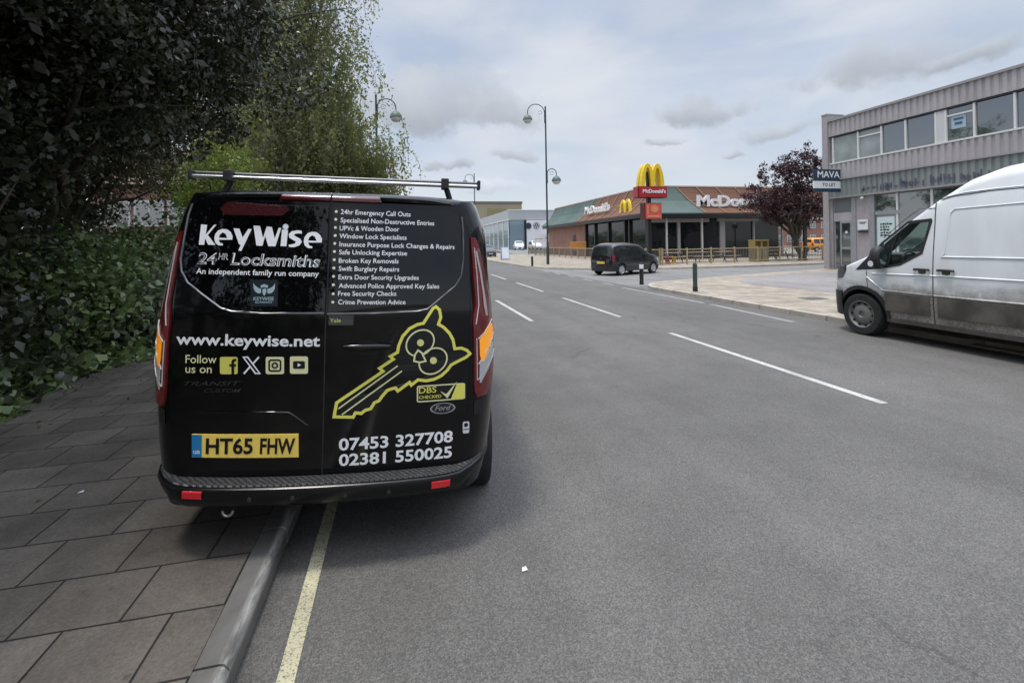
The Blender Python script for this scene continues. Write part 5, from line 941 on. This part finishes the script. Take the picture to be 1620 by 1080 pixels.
for nm_, a in (('board', (16.9, 19.0, 59.95, 60.05, 1.75, 2.85)), ('post', (17.1, 17.2, 60.05, 60.15, .1, 2.8)), ('post', (18.7, 18.8, 60.05, 60.15, .1, 2.8))): b = MB(); b.box(*a); part(nm_, b, M_SWHITE if nm_ == 'board' else MATS['coping_grey'], root=bo)
b = MB(); b.box(17.05, 18.2, 59.94, 59.949, 2.2, 2.3); b.box(18.5, 18.8, 59.94, 59.949, 2.2, 2.5); part('board_print', b, mat('print_grey', (.45, .42, .42), .6), root=bo)
tb_ = empty('warehouse', (30, 150, 0)); tag(tb_, 'large tan flat roofed block beyond the showroom', 'building'); M_TANB = mat('tan_wall', (.36, .30, .19), .8, col2=(.30, .26, .20), vscale=.15)
b = MB(); b.box(19, 38.5, 150, 200, 0, 14.6); part('wall', b, M_TANB, root=tb_); b = MB(); b.box(18.8, 38.7, 149.8, 200, 14.6, 15.3); part('parapet', b, mat('parapet_brown', (.16, .14, .12), .8), root=tb_)
b = MB(); b.box(27, 33, 149.9, 150.0, 9, 13); part('panel', b, mat('panel_olive', (.24, .22, .10), .8), root=tb_)
def house(name, label, x, y, w_, d, h, m, rz=0., roofm=None):
    r = empty(name, (x, y, 0), (0, 0, rz)); tag(r, label, 'house'); b = MB(); b.box(-w_/2, w_/2, 0, d, 0, h); b.build('wall', m, r)
    b = MB(); b.add([(-w_/2-.3, -.3, h), (w_/2+.3, -.3, h), (w_/2+.3, d+.3, h), (-w_/2-.3, d+.3, h), (-w_/2-.3, d/2, h+2.4), (w_/2+.3, d/2, h+2.4)], [(0, 1, 5, 4), (2, 3, 4, 5), (0, 4, 3), (1, 2, 5), (0, 3, 2, 1)]); b.build('roof', roofm or mat('roof_tile', (.11, .07, .055), .8, var=.2), r)
    for wx in np.arange(-w_/2+1.0, w_/2-.5, 2.6 if w_ > 6 else 1.45):
        for z in ((1.0, 3.6) if w_ > 6 else (.7, 2.85)):
            if z+1.3 > h: continue
            k = MB(); k.box(wx-.65, wx+.65, -.06, .02, z, z+1.3); f = k.build('window', M_WFRAME, r); k = MB(); k.box(wx-.56, wx-.05, -.075, -.05, z+.09, z+1.21); k.box(wx+.05, wx+.56, -.075, -.05, z+.09, z+1.21); k.build('pane', M_GL, f)
    return r
house('brick_house', 'red brick house with white windows half hidden behind the left trees', -12.3, 27, 4.6, 7, 4.9, M_RB)
house('brick_house', 'brick house row behind the dark red tree past the restaurant', 80, 75, 30, 8, 5.2, M_RB, roofm=mat('roof_pale', (.22, .17, .15), .8))

# ------------------------------------------------------------------ street furniture
M_LAMPP = mat('lamp_post_paint', (.030, .042, .046), .5, var=.15); M_DOME = mat('lamp_dome', (.085, .12, .115), .45); M_BOWL = mat('lamp_bowl', (.62, .64, .64), .15, coat=.4)
def lamp_arm(root, side, zc, reach, R=None):
    """swan-neck arm and lantern; side = +1 towards +X"""
    R = reach/2; A = empty('lamp_arm', (0, 0, zc)); A.parent = root
    b = MB(); pts = [(side*.07, 0, -.75), (side*.07, 0, -.05)]+[(side*(.07+R-R*math.cos(t)), 0, R*.95*math.sin(t)) for t in np.linspace(0, math.pi, 13)]+[(side*(.07+2*R), 0, -.18)]
    b.tube(pts, .032, 8); b.tube([(0, 0, -.6), (side*.10, 0, -.6)], .05, 8); b.tube([(0, 0, -.2), (side*.10, 0, -.2)], .05, 8)
    b.tube([(side*(.40+.13*math.cos(t)), 0, .02+.13*math.sin(t)) for t in np.linspace(0, 2*math.pi*.9, 12)], .014, 6); b.build('bracket', M_LAMPP, A, smooth=60)
    cx_ = side*(.07+2*R); b = MB(); b.lathe([(.03, .10), (.07, .06), (.09, .02), (.21, -.05), (.315, -.19), (.345, -.32), (.35, -.36), (.30, -.36)], (cx_, 0, -.22), 20); b.build('lantern', M_DOME, A, smooth=50)
    b = MB(); b.lathe([(.30, -.36), (.28, -.47), (.20, -.56), (.08, -.61), (.001, -.62)], (cx_, 0, -.22), 20, cap=False); b.build('lamp_bowl', M_BOWL, A, smooth=60)
def lamp_post(loc, arms, label, h=10.):
    r = empty('lamp_post', loc); tag(r, label, 'street lamp', 'swan-neck lamp posts along the road'); b = MB()
    b.lathe([(.11, 0), (.11, 1.25), (.105, 1.3), (.075, 1.36), (.068, 1.6), (.055, h-.1), (.055, h), (.07, h+.02), (.05, h+.10), (.001, h+.14)], (0, 0, 0), 14, cap=False); b.build('column', M_LAMPP, r, smooth=40)
    for side, z, reach in arms: lamp_arm(r, side, z, reach)
    return r
lamp_post((-1.27, 28, .1), [(1, 9.5, 1.02)], 'one-armed lamp post among the left trees behind the black van', 10.1)
lamp_post((10.55, 33.6, .1), [(-1, 11.2, 1.30), (1, 6.75, .70)], 'tall lamp post with a high road arm and a low pavement arm', 11.6)
lamp_post((9.2, 60, .1), [(-1, 9.95, 1.12)], 'far lamp post with its arm just above the end of the roof bar', 10.5)
lamp_post((-1.5, 58, .1), [(1, 9.9, 1.0)], 'far left lamp post whose lantern just shows over the roof bar', 10.3)
def bollard(loc, h, r, m, label, bandc, kind):
    o = empty('bollard', loc); tag(o, label, 'bollard'); b = MB()
    if kind == 'round': b.lathe([(r*1.1, 0), (r*1.1, .04), (r, .06), (r, h*.74), (r, h-.04), (r*.8, h-.01), (r*.3, h)], (0, 0, 0), 18); b.build('post', m, o, smooth=40); b = MB(); b.lathe([(r*1.03, h*.73), (r*1.05, h*.75), (r*1.05, h*.91), (r*1.03, h*.93)], (0, 0, 0), 18); b.build('band', bandc, o, smooth=40)
    else:
        b.box(-r, r, -r, r, .14, h-.05); b.add([(-r, -r, h-.05), (r, -r, h-.05), (r, r, h-.05), (-r, r, h-.05), (-.5*r, -.5*r, h), (.5*r, -.5*r, h), (.5*r, .5*r, h), (-.5*r, .5*r, h)], [(0, 1, 5, 4), (1, 2, 6, 5), (2, 3, 7, 6), (3, 0, 4, 7), (4, 5, 6, 7)]); b.build('post', m, o, bevel=.008); b = MB(); b.box(-r*1.12, r*1.12, -r*1.12, r*1.12, 0, .15); b.build('base_sleeve', M_DFRAME, o, bevel=.006)
    return o
bollard((8.61, 15.96, .1), .80, .075, mat('bollard_black', (.012, .012, .013), .4, bump=.1), 'black bollard with a white band at the corner of the side road', M_SWHITE, 'round')
bollard((8.80, 31.66, .1), .92, .075, MATS['bollard_black'], 'far black bollard with a white band left of the tall lamp post', M_SWHITE, 'round')
bollard((8.91, 13.12, .1), .90, .050, mat('bollard_green', (.030, .060, .048), .5, var=.15), 'square green post with a black foot on the tan pavement', None, 'square')
ab = empty('pavement_sign', (9.9, 45.5, .1)); tag(ab, 'white pavement sign board standing at the far kerb', 'sign')
for s_, nm_ in ((-1, 'front_panel'), (1, 'back_panel')):
    b = MB(); b.obox((0, s_*.17, .64), .80, .04, 1.25, Matrix.Rotation(R_(13)*s_, 3, 'X')); f = b.build(nm_, mat('sign_frame_grey', (.40, .43, .50), .5), ab, bevel=.01)
    b = MB(); b.obox((0, s_*(.17+.025), .66), .66, .012, 1.05, Matrix.Rotation(R_(13)*s_, 3, 'X')); b.build('panel_sheet', mat('sign_pale_blue', (.66, .72, .80), .4), f)
# timber-post fence round the patio
M_TIMB = mat('fence_timber', (.42, .33, .19), .75, col2=(.33, .25, .14), vscale=3); M_PANEL = mat('fence_mesh_grey', (.12, .115, .10), .6, var=.2)
def fence(pts, pitch, label, h=1.1):
    r = empty('fence', (pts[0][0], pts[0][1], .1)); tag(r, label, 'fence', 'timber fences round the patio'); base = Vector(r.location)
    for a, c in zip(pts[:-1], pts[1:]):
        a, c = Vector((*a, 0)), Vector((*c, 0)); L = (c-a).length; n = max(1, round(L/pitch)); t = (c-a)/L; Mr = Matrix.Rotation(math.atan2(t.y, t.x), 3, 'Z'); off_ = a-Vector((base.x, base.y, 0))
        for k in range(n+1): q = off_+t*L*k/n; b = MB(); b.obox((q.x, q.y, h/2), .10, .10, h, Mr); b.build('post', M_TIMB, r, bevel=.008)
        for k in range(n):
            q = off_+t*L*(k+.5)/n; wl = L/n-.14; b = MB(); b.obox((q.x, q.y, h-.10), wl, .04, .07, Mr); b.obox((q.x, q.y, .14), wl, .04, .06, Mr); b.build('rail', M_TIMB, r)
            b = MB(); nb_ = max(3, int(wl/.13))
            for j in range(nb_+1): b.obox((q.x+t.x*wl*(j/nb_-.5), q.y+t.y*wl*(j/nb_-.5), h*.53), .022, .022, h*.66, Mr)
            b.build('bars', M_PANEL, r)
    return r
fence([(16.8, 28.3), (31.5, 28.3)], 1.75, 'timber post fence along the front of the restaurant patio'); fence([(16.8, 28.6), (17.0, 63)], 1.9, 'timber post fence running back beside the brick side of the restaurant')
bn = empty('bin_housing', (24.95, 29.1, .1)); tag(bn, 'yellow timber bin housing behind the patio fence', 'bin')
b = MB(); b.box(-.58, .58, -.3, .3, 0, 1.0); b.build('cabinet', mat('bin_timber', (.21, .165, .095), .7, var=.15), bn, bevel=.01); b = MB(); b.box(-.60, .60, -.32, .32, 1.45, 1.56); b.box(-.60, -.50, -.30, .30, 1.0, 1.45); b.box(.50, .60, -.30, .30, 1.0, 1.45); b.box(-.06, .06, -.30, .30, 1.0, 1.45); b.build('hood', mat('bin_yellow', (.29, .20, .06), .6), bn, bevel=.01)
for x in (-.28, .28): b = MB(); b.box(x-.2, x+.2, -.31, -.303, .1, .9); b.build('bin_door', mat('bin_door_tan', (.34, .28, .17), .7), bn)
def picnic(loc, rz, m, label):
    r = empty('patio_table', loc, (0, 0, rz)); tag(r, label, 'table', 'tables on the patio'); b = MB()
    b.box(-.75, .75, -.38, .38, .70, .75); b.build('table_top', m, r, bevel=.01)
    for s_ in (-1, 1): b = MB(); b.box(-.75, .75, s_*.72-.14, s_*.72+.14, .42, .46); b.build('bench', m, r, bevel=.01)
    for x in (-.55, .55):
        b = MB(); b.box(x-.03, x+.03, -.82, .82, .36, .42)
        for s_ in (-1, 1): b.tube([(x, s_*.62, 0), (x, s_*.25, .70)], .035, 6)
        b.build('leg_frame', M_DFRAME, r)
    return r
M_TT = mat('table_timber', (.36, .26, .17), .7, var=.15)
for x, yv, rz, lb in ((18.6, 30.2, .1, 'patio table just behind the black hatchback by the roadside sign'), (20.9, 30.4, 0, 'patio table behind the fence in front of the green roof corner'), (23.0, 30.2, .2, 'patio table left of the yellow bin housing'), (27.6, 30.4, 0, 'patio table under the dark red tree')): picnic((x, yv, .105), rz, M_TT, lb)
for x, yv, c_, lb in ((17.75, 29.3, (.50, .05, .03), 'red stool behind the patio fence'), (18.25, 29.2, (.62, .40, .04), 'yellow stool behind the patio fence')):
    r = empty('stool', (x, yv, .105)); tag(r, lb, 'stool'); m_s = mat('stool_%g' % c_[0], c_, .5); b = MB(); b.lathe([(.20, .42), (.21, .44), (.21, .48), (.001, .49)], (0, 0, 0), 16, cap=False); b.build('seat', m_s, r, smooth=40); b = MB(); b.lathe([(.17, 0), (.17, .02), (.10, .2), (.14, .42)], (0, 0, 0), 14); b.build('base', m_s, r, smooth=40)
o = empty('play_panel', (18.3, 47.5, .1)); tag(o, 'orange panel standing in front of the brick side wall behind the fence', 'panel'); b = MB(); b.box(-.9, .9, -.04, .04, .75, 1.65); b.build('board', mat('panel_orange', (.58, .26, .07), .6, var=.12), o, bevel=.02); b = MB(); b.box(-.8, -.7, -.05, .05, 0, .75); b.box(.7, .8, -.05, .05, 0, .75); b.build('leg', M_TIMB, o)
o = empty('globe_lamp', (31.4, 36.0-3.2, .1)); tag(o, 'white globe lamp on a short pole right of the dark red tree crown', 'lamp'); b = MB(); b.tube([(0, 0, 0), (0, 0, 2.65)], .05, 8); b.build('pole', M_LAMPP, o, smooth=60); b = MB(); b.lathe([(.02, 2.62), (.22, 2.72), (.32, 2.95), (.22, 3.18), (.02, 3.27)], (0, 0, 0), 18); b.build('globe', M_BOWL, o, smooth=60)
# small litter
b = MB(); b.add([(.58, 2.38, .006), (.61, 2.385, .007), (.605, 2.405, .014), (.585, 2.41, .006)], [(0, 1, 2, 3)]); tag(b.build('paper_scrap', M_SWHITE), 'tiny white scrap of paper on the road right of the black van', 'litter')
b = MB(); b.add([(-2.11, 3.70, .106), (-2.075, 3.705, .108), (-2.08, 3.72, .115), (-2.105, 3.725, .106)], [(0, 1, 2, 3)]); tag(b.build('paper_scrap', M_SWHITE), 'tiny white scrap of paper on the pavement left of the black van', 'litter')
# ------------------------------------------------------------------ trees, hedge, ivy
def quads_obj(name, V, m, parent=None):
    """V: (n,4,3) leaf quads -> one mesh"""
    n = len(V); me = bpy.data.meshes.new(name); me.vertices.add(4*n); me.vertices.foreach_set('co', V.reshape(-1).astype(np.float32))
    me.loops.add(4*n); me.loops.foreach_set('vertex_index', np.arange(4*n, dtype=np.int32)); me.polygons.add(n)
    me.polygons.foreach_set('loop_start', np.arange(0, 4*n, 4, dtype=np.int32)); me.polygons.foreach_set('loop_total', np.full(n, 4, dtype=np.int32))
    me.materials.append(m); me.update(calc_edges=True); o = bpy.data.objects.new(name, me); return link(o, parent)
def unit(a): return a/np.maximum(np.linalg.norm(a, axis=-1, keepdims=True), 1e-9)
def leaf_quads(P, size, rg, down=.35, wid=.50, flat=0.):
    n = len(P); d = rg.normal(size=(n, 3)); d[:, 2] -= down*1.5; d[:, 2] *= (1-flat*.6); d = unit(d); nr = rg.normal(size=(n, 3)); nr[:, 2] += flat*2.5; s = unit(np.cross(d, nr)); nn = unit(np.cross(s, d))
    L = (size*np.clip(rg.lognormal(0, .34, n), .45, 2.0))[:, None]; w = L*wid*.5; mid = P+d*L*.42
    return np.stack([P, mid+s*w+nn*L*.10, P+d*L, mid-s*w+nn*L*.10], 1)
def clumps_in(ells, n, rg, shell=.45):
    """points spread through a union of ellipsoids, denser towards an uneven outside"""
    out = []; vol = np.array([e[3]*e[4]*e[5] for e in ells]); vol = vol/vol.sum()
    for e, k in zip(ells, rg.multinomial(n, vol)):
        u = unit(rg.normal(size=(k, 3))); r = rg.uniform(0, 1, k)**shell; bump = 1+.18*np.sin(u[:, 0]*5+e[0]*3)*np.sin(u[:, 2]*6+e[1])+.12*np.sin(u[:, 1]*9+e[2]*2)
        out.append(np.array(e[:3])+u*(r*bump)[:, None]*np.array(e[3:6]))
    return np.concatenate(out)
M_BARK = mat('bark_brown', (.055, .045, .035), .9, col2=(.10, .085, .065), vscale=12, bump=.6, bscale=40); M_BIRCH = mat('birch_bark', (.16, .15, .13), .8, col2=(.05, .045, .04), vscale=7, bump=.3)
def limb(b, p0, p1, r0, r1, rg, n=6, sag=.0):
    p0, p1 = np.array(p0, float), np.array(p1, float); L = np.linalg.norm(p1-p0); pts = []
    for i in range(n+1): t = i/n; pts.append(tuple(p0+(p1-p0)*t+rg.normal(size=3)*L*.035*math.sin(math.pi*t)+np.array([0, 0, sag*L*math.sin(math.pi*t)])))
    b.tube(pts, [r0+(r1-r0)*i/n for i in range(n+1)], 7, cap=False); return pts
def tree(name, label, base, h_trunk, r, ells, nclump, per, sig, leaf, lm, seed, bark=None, limbs=14, down=.35, group=None, twig=True, flat=0., wid=.50):
    rg = np.random.default_rng(seed); T_ = empty(name, base); tag(T_, label, 'tree', group); o0 = np.array(base)
    cl = clumps_in(ells, nclump, rg)-o0; b = MB(); topp = np.array([ells[0][0]-base[0], ells[0][1]-base[1], h_trunk]); topp[:2] *= .35
    tr = limb(b, (0, 0, -.1), topp, r, r*.62, rg, 8)
    b.lathe([(r*1.5, -.05), (r*1.15, .15), (r, .5)], (0, 0, 0), 10, cap=False)
    tg = cl[rg.choice(len(cl), min(limbs, len(cl)), replace=False)]
    for t in tg:
        k = rg.integers(5, 9) if t[2] > h_trunk*.8 else rg.integers(4, 7); s = np.array(tr[min(k, 8)]); pts = limb(b, s, t, r*.42, r*.09, rg, 7, .06)
        if twig:
            for q in range(5): j = rg.integers(3, 8); e = np.array(pts[min(j, 7)])+rg.normal(size=3)*np.array([.8, .8, .6])*max(.5, ells[0][3]*.3); limb(b, pts[min(j, 7)], e, r*.12, r*.03, rg, 4)
    b.build('trunk', bark or M_BARK, T_, smooth=60)
    n = nclump*per; idx = np.repeat(np.arange(nclump), per); sz = sig*rg.uniform(.6, 1.5, nclump)
    P = cl[idx]+unit(rg.normal(size=(n, 3)))*(rg.uniform(0, 1, n)**.5)[:, None]*1.35*sz[idx][:, None]*np.array([1, 1, .75]); P = P[P[:, 2]+base[2] > .3]
    quads_obj('crown', leaf_quads(P, leaf, rg, down, wid, flat), lm, T_); return T_
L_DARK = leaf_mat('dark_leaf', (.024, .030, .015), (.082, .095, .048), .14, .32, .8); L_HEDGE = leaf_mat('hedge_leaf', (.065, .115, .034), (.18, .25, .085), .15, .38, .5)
L_IVY = leaf_mat('ivy_leaf', (.085, .145, .048), (.28, .36, .14), .15, .32, .6); L_PALE = leaf_mat('pale_variegated_leaf', (.055, .095, .035), (.42, .46, .33), .15, .3, .6); L_OLIVED = leaf_mat('dark_olive_leaf', (.030, .036, .015), (.075, .075, .034), .2); L_OLIVE = leaf_mat('olive_leaf', (.075, .08, .032), (.17, .16, .075), .3); L_BIRCH = leaf_mat('birch_leaf', (.155, .155, .085), (.31, .295, .195), .66)
L_BIRCH2 = leaf_mat('birch_leaf_olive', (.15, .155, .072), (.30, .285, .165), .66); L_LIME = leaf_mat('fresh_leaf', (.13, .19, .035), (.25, .32, .08), .35); L_PURP = leaf_mat('plum_leaf', (.026, .010, .014), (.085, .034, .042), .18, .45)
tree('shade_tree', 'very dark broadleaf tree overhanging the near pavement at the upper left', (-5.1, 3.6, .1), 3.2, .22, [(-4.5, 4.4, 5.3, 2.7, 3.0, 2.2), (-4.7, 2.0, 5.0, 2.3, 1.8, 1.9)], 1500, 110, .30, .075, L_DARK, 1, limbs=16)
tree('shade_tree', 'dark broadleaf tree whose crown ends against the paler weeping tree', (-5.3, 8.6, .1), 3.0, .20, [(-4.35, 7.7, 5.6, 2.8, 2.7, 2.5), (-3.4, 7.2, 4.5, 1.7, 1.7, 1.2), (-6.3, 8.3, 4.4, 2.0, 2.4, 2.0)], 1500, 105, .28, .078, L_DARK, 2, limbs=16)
tree('shade_tree', 'unseen dark tree added behind the camera to shade the near pavement', (-6.4, -3.0, .1), 3.2, .22, [(-4.8, -1.7, 4.8, 2.2, 2.6, 1.8)], 380, 60, .38, .13, L_DARK, 3, limbs=8, twig=False)  # unseen tree, crown placed to cast shade on the pavement
tree('shade_tree', 'unseen dark tree added further back behind the camera for shade and reflections', (-5.4, -11, .1), 3.2, .24, [(-7.0, -10.5, 4.4, 2.4, 4.2, 2.4)], 300, 50, .45, .17, L_DARK, 4, limbs=6, twig=False)  # unseen tree added for shade and reflections
tree('olive_tree', 'thin brownish green tree with light gaps behind the ivy at left', (-7.0, 11.5, .05), 2.4, .11, [(-6.6, 11.3, 4.65, 2.2, 2.0, 1.8), (-5.6, 11.0, 4.75, 1.5, 1.5, 1.7)], 700, 60, .26, .065, L_OLIVE, 5, limbs=22)
tree('young_tree', 'fresh bright green young tree just above the left end of the roof bar', (-4.7, 13.6, .1), 2.0, .08, [(-4.55, 13.5, 3.3, 1.0, 1.1, 1.25)], 130, 60, .22, .075, L_LIME, 6, limbs=10)
def weeping(name, label, base, h, r, ells, nstr, per, smin, smax, leaf, lm, seed, bark, limbs=20):
    rg = np.random.default_rng(seed); T_ = empty(name, base); tag(T_, label, 'tree'); o0 = np.array(base); st = clumps_in(ells, nstr, rg, .5)-o0
    b = MB(); tr = limb(b, (0, 0, -.1), (ells[0][0]*.75-base[0]*.75, ells[0][1]-base[1], h), r, r*.3, rg, 10); b.lathe([(r*1.5, -.05), (r*1.1, .2), (r, .5)], (0, 0, 0), 10, cap=False)
    for t in st[rg.choice(nstr, limbs, replace=False)]:
        k = int(np.clip((t[2]/h)*10-2, 2, 9)); pts = limb(b, tr[k], t, r*.32, r*.05, rg, 7, .10)
        for q in range(4): j = rg.integers(3, 7); e = np.array(pts[j])+np.clip(rg.normal(size=3), -1.2, 1.2)*np.array([.42, .42, .2])-np.array([0, 0, .35]); limb(b, pts[j], e, r*.09, r*.025, rg, 4)
    P = []
    for s in st:
        L = rg.uniform(smin, smax); t = np.linspace(0, 1, per); sway = rg.normal(size=2)*.22*L; curl = np.sin(t*math.pi*.5)
        q = np.stack([s[0]+sway[0]*curl, s[1]+sway[1]*curl, s[2]-L*t**1.15+.12*np.sin(t*3)], 1); P.append(q+rg.normal(size=q.shape)*np.array([.075, .075, .05]))
        if rg.random() < .5: b.tube([tuple(q[i]) for i in range(0, per, max(1, per//5))], .007, 4, cap=False)
    b.build('trunk', bark, T_, smooth=60); P = np.concatenate(P); P = P[P[:, 2]+base[2] > 1.6]
    quads_obj('crown', leaf_quads(P, leaf, rg, .8, .62), lm, T_)
weeping('birch_tree', 'tall thin weeping birch with sky showing through its upper crown', (-4.2, 16.4, .1), 12.5, .17, [(-3.1, 16.2, 8.6, 2.4, 2.3, 3.2), (-2.9, 16.2, 12.0, 2.0, 1.9, 2.2), (-3.3, 15.0, 5.6, 1.7, 1.1, 2.2)], 1050, 44, .7, 2.0, .085, L_BIRCH, 7, M_BIRCH, 36)
weeping('birch_tree', 'dense olive green weeping birch hanging down to the roof bar of the black van', (-4.0, 19.0, .1), 7.6, .15, [(-2.9, 18.6, 5.2, 2.85, 2.4, 2.6), (-1.6, 18.4, 4.2, 1.5, 1.6, 1.5), (-.80, 18.2, 4.3, 1.0, 1.2, 1.0)], 1300, 44, .6, 1.7, .090, L_BIRCH2, 8, M_BIRCH, 40)
tree('roadside_tree', 'green tree further along the left side of the road behind the birches', (-5.0, 30, .1), 2.6, .16, [(-4.8, 31, 6.4, 2.4, 3.6, 4.4)], 420, 60, .42, .15, L_HEDGE, 9, limbs=8)
tree('roadside_tree', 'green tree at the far end of the left tree row', (-5.2, 44, .1), 2.6, .16, [(-5.4, 44, 7.0, 2.6, 6.0, 5.4)], 420, 60, .5, .2, L_HEDGE, 10, limbs=6)
tree('plum_tree', 'dark red leaved plum tree between the restaurant and the office building', (28.5, 28.9, .1), 2.3, .24, [(26.2, 29.2, 4.4, 2.5, 1.9, 1.5), (28.9, 29.0, 6.6, 1.7, 1.8, 2.0), (28.3, 29.1, 4.2, 2.9, 1.9, 1.5), (26.6, 29.0, 6.6, 1.2, 1.2, 1.0)], 400, 44, .25, .15, L_PURP, 12, limbs=34)
tree('reflection_tree', 'unseen round green tree added behind the camera for reflections in the van', (11.5, -17, .1), 2.6, .2, [(11.5, -17, 5.2, 2.8, 2.8, 2.8)], 200, 40, .4, .2, L_HEDGE, 13, limbs=6, twig=False)  # unseen tree added so the van's rear has something to reflect
def bush(label, ell, n, leaf, lm, seed, name='shrub'):
    rg = np.random.default_rng(seed); base = (ell[0], ell[1], .09); T_ = empty(name, base); tag(T_, label, 'shrub', 'shrubs along the left pavement'); o0 = np.array(base)
    nc = n//40; cl = clumps_in([ell], nc, rg, .28)-o0; idx = np.repeat(np.arange(nc), 40); P = cl[idx]+rg.normal(size=(nc*40, 3))*.16; P = P[P[:, 2] > .02]
    quads_obj('foliage', leaf_quads(P, leaf, rg, .3, .7, .3), lm, T_); b = MB()
    for t in cl[rg.choice(nc, 26)]: limb(b, (rg.normal()*.25, rg.normal()*.4, 0), t, .028, .006, rg, 5)
    b.build('stems', M_BARK, T_)
bush('tall dark ivy covered bank at the left edge', (-5.0, 5.4, 2.1, 1.25, 2.6, 2.5), 24000, .085, L_DARK, 21)
bush('low glossy shrub with pale leaves half way along the pavement edge', (-4.75, 8.3, .95, .85, 1.5, 1.05), 11000, .085, L_IVY, 22)
bush('small clump of pale variegated leaves in front of the low glossy shrub', (-4.05, 9.0, .85, .30, .75, .60), 1800, .075, L_PALE, 30)
bush('dark hedge shrub just left of the black van', (-4.9, 11.4, 1.15, .95, 1.9, 1.12), 11000, .080, L_HEDGE, 23)
bush('hedge shrub under the bright green young tree', (-4.9, 15.2, 1.4, .95, 2.1, 1.45), 10000, .075, L_HEDGE, 24)
bush('hedge shrub beneath the dense weeping birch', (-5.0, 19.6, 1.3, .95, 2.4, 1.35), 7000, .085, L_HEDGE, 25)
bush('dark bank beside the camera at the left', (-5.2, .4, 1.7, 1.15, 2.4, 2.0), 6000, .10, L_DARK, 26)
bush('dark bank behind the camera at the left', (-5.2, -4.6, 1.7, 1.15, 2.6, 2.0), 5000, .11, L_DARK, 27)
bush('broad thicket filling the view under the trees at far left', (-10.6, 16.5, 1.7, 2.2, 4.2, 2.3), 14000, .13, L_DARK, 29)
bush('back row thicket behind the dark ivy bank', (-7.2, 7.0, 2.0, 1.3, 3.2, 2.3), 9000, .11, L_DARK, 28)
tree('backdrop_tree', 'dense dark olive tree rising behind the hedge at left centre', (-9.0, 13.5, .05), 2.6, .2, [(-8.8, 13.2, 5.0, 2.6, 3.0, 2.9), (-7.6, 15.5, 5.2, 2.2, 2.4, 2.2)], 620, 62, .36, .10, L_OLIVED, 41, limbs=12)
tree('backdrop_tree', 'dark tree behind the ivy bank at the far left edge', (-9.8, 7.5, .05), 2.6, .2, [(-9.4, 7.5, 4.8, 2.6, 3.2, 3.0)], 420, 62, .36, .11, L_DARK, 42, limbs=10)
tree('backdrop_tree', 'olive tree filling the gap behind the two birches', (-7.2, 21.5, .05), 2.6, .2, [(-6.2, 21.0, 6.0, 3.0, 2.4, 3.4)], 480, 62, .36, .11, L_OLIVE, 43, limbs=12)
rg = np.random.default_rng(31); n = 15000; yv = rg.uniform(-5, 21, n); u = rg.uniform(0, 1, n)**.8; xv = -3.80-.10*np.sin(yv*2.1)-.07*np.sin(yv*5.3+1)-u*.95
zv = .09+rg.uniform(0, 1, n)*(.10+.42*u+.08*np.sin(yv*3)); quads_obj('ivy', leaf_quads(np.stack([xv, yv, zv], 1), .115, rg, .15, .8, .5), L_IVY); ivy = bpy.data.objects['ivy']; tag(ivy, 'low glossy ivy spilling over the edge of the left pavement', 'ivy', kind='stuff')
rg = np.random.default_rng(33); n = 420; yv = rg.uniform(1.5, 14, n); xv = np.minimum(-.9, -3.78+np.abs(rg.standard_cauchy(n))*.12); quads_obj('fallen_leaves', leaf_quads(np.stack([xv, yv, np.full(n, .108)], 1), .04, rg, 0., .7, 3.), L_OLIVE); tag(bpy.data.objects['fallen_leaves'], 'dry leaves scattered along the edge of the pavement', 'leaves', kind='stuff')
rg = np.random.default_rng(44); cl = np.stack([rg.uniform(-120, 9, 420), rg.uniform(225, 245, 420), rg.uniform(.5, 7.0, 420)], 1); cl[:, 2] *= .7+.35*np.sin(cl[:, 0]*.21)**2
idx = np.repeat(np.arange(420), 26); quads_obj('distant_wood', leaf_quads(cl[idx]+rg.normal(size=(len(idx), 3))*np.array([1.4, 1.4, 1.0]), .8, rg, .2, .7), L_HEDGE); tag(bpy.data.objects['distant_wood'], 'far line of trees closing the end of the road', 'trees', kind='stuff')
bpy.data.objects.remove(_to); bpy.data.curves.remove(_tc)
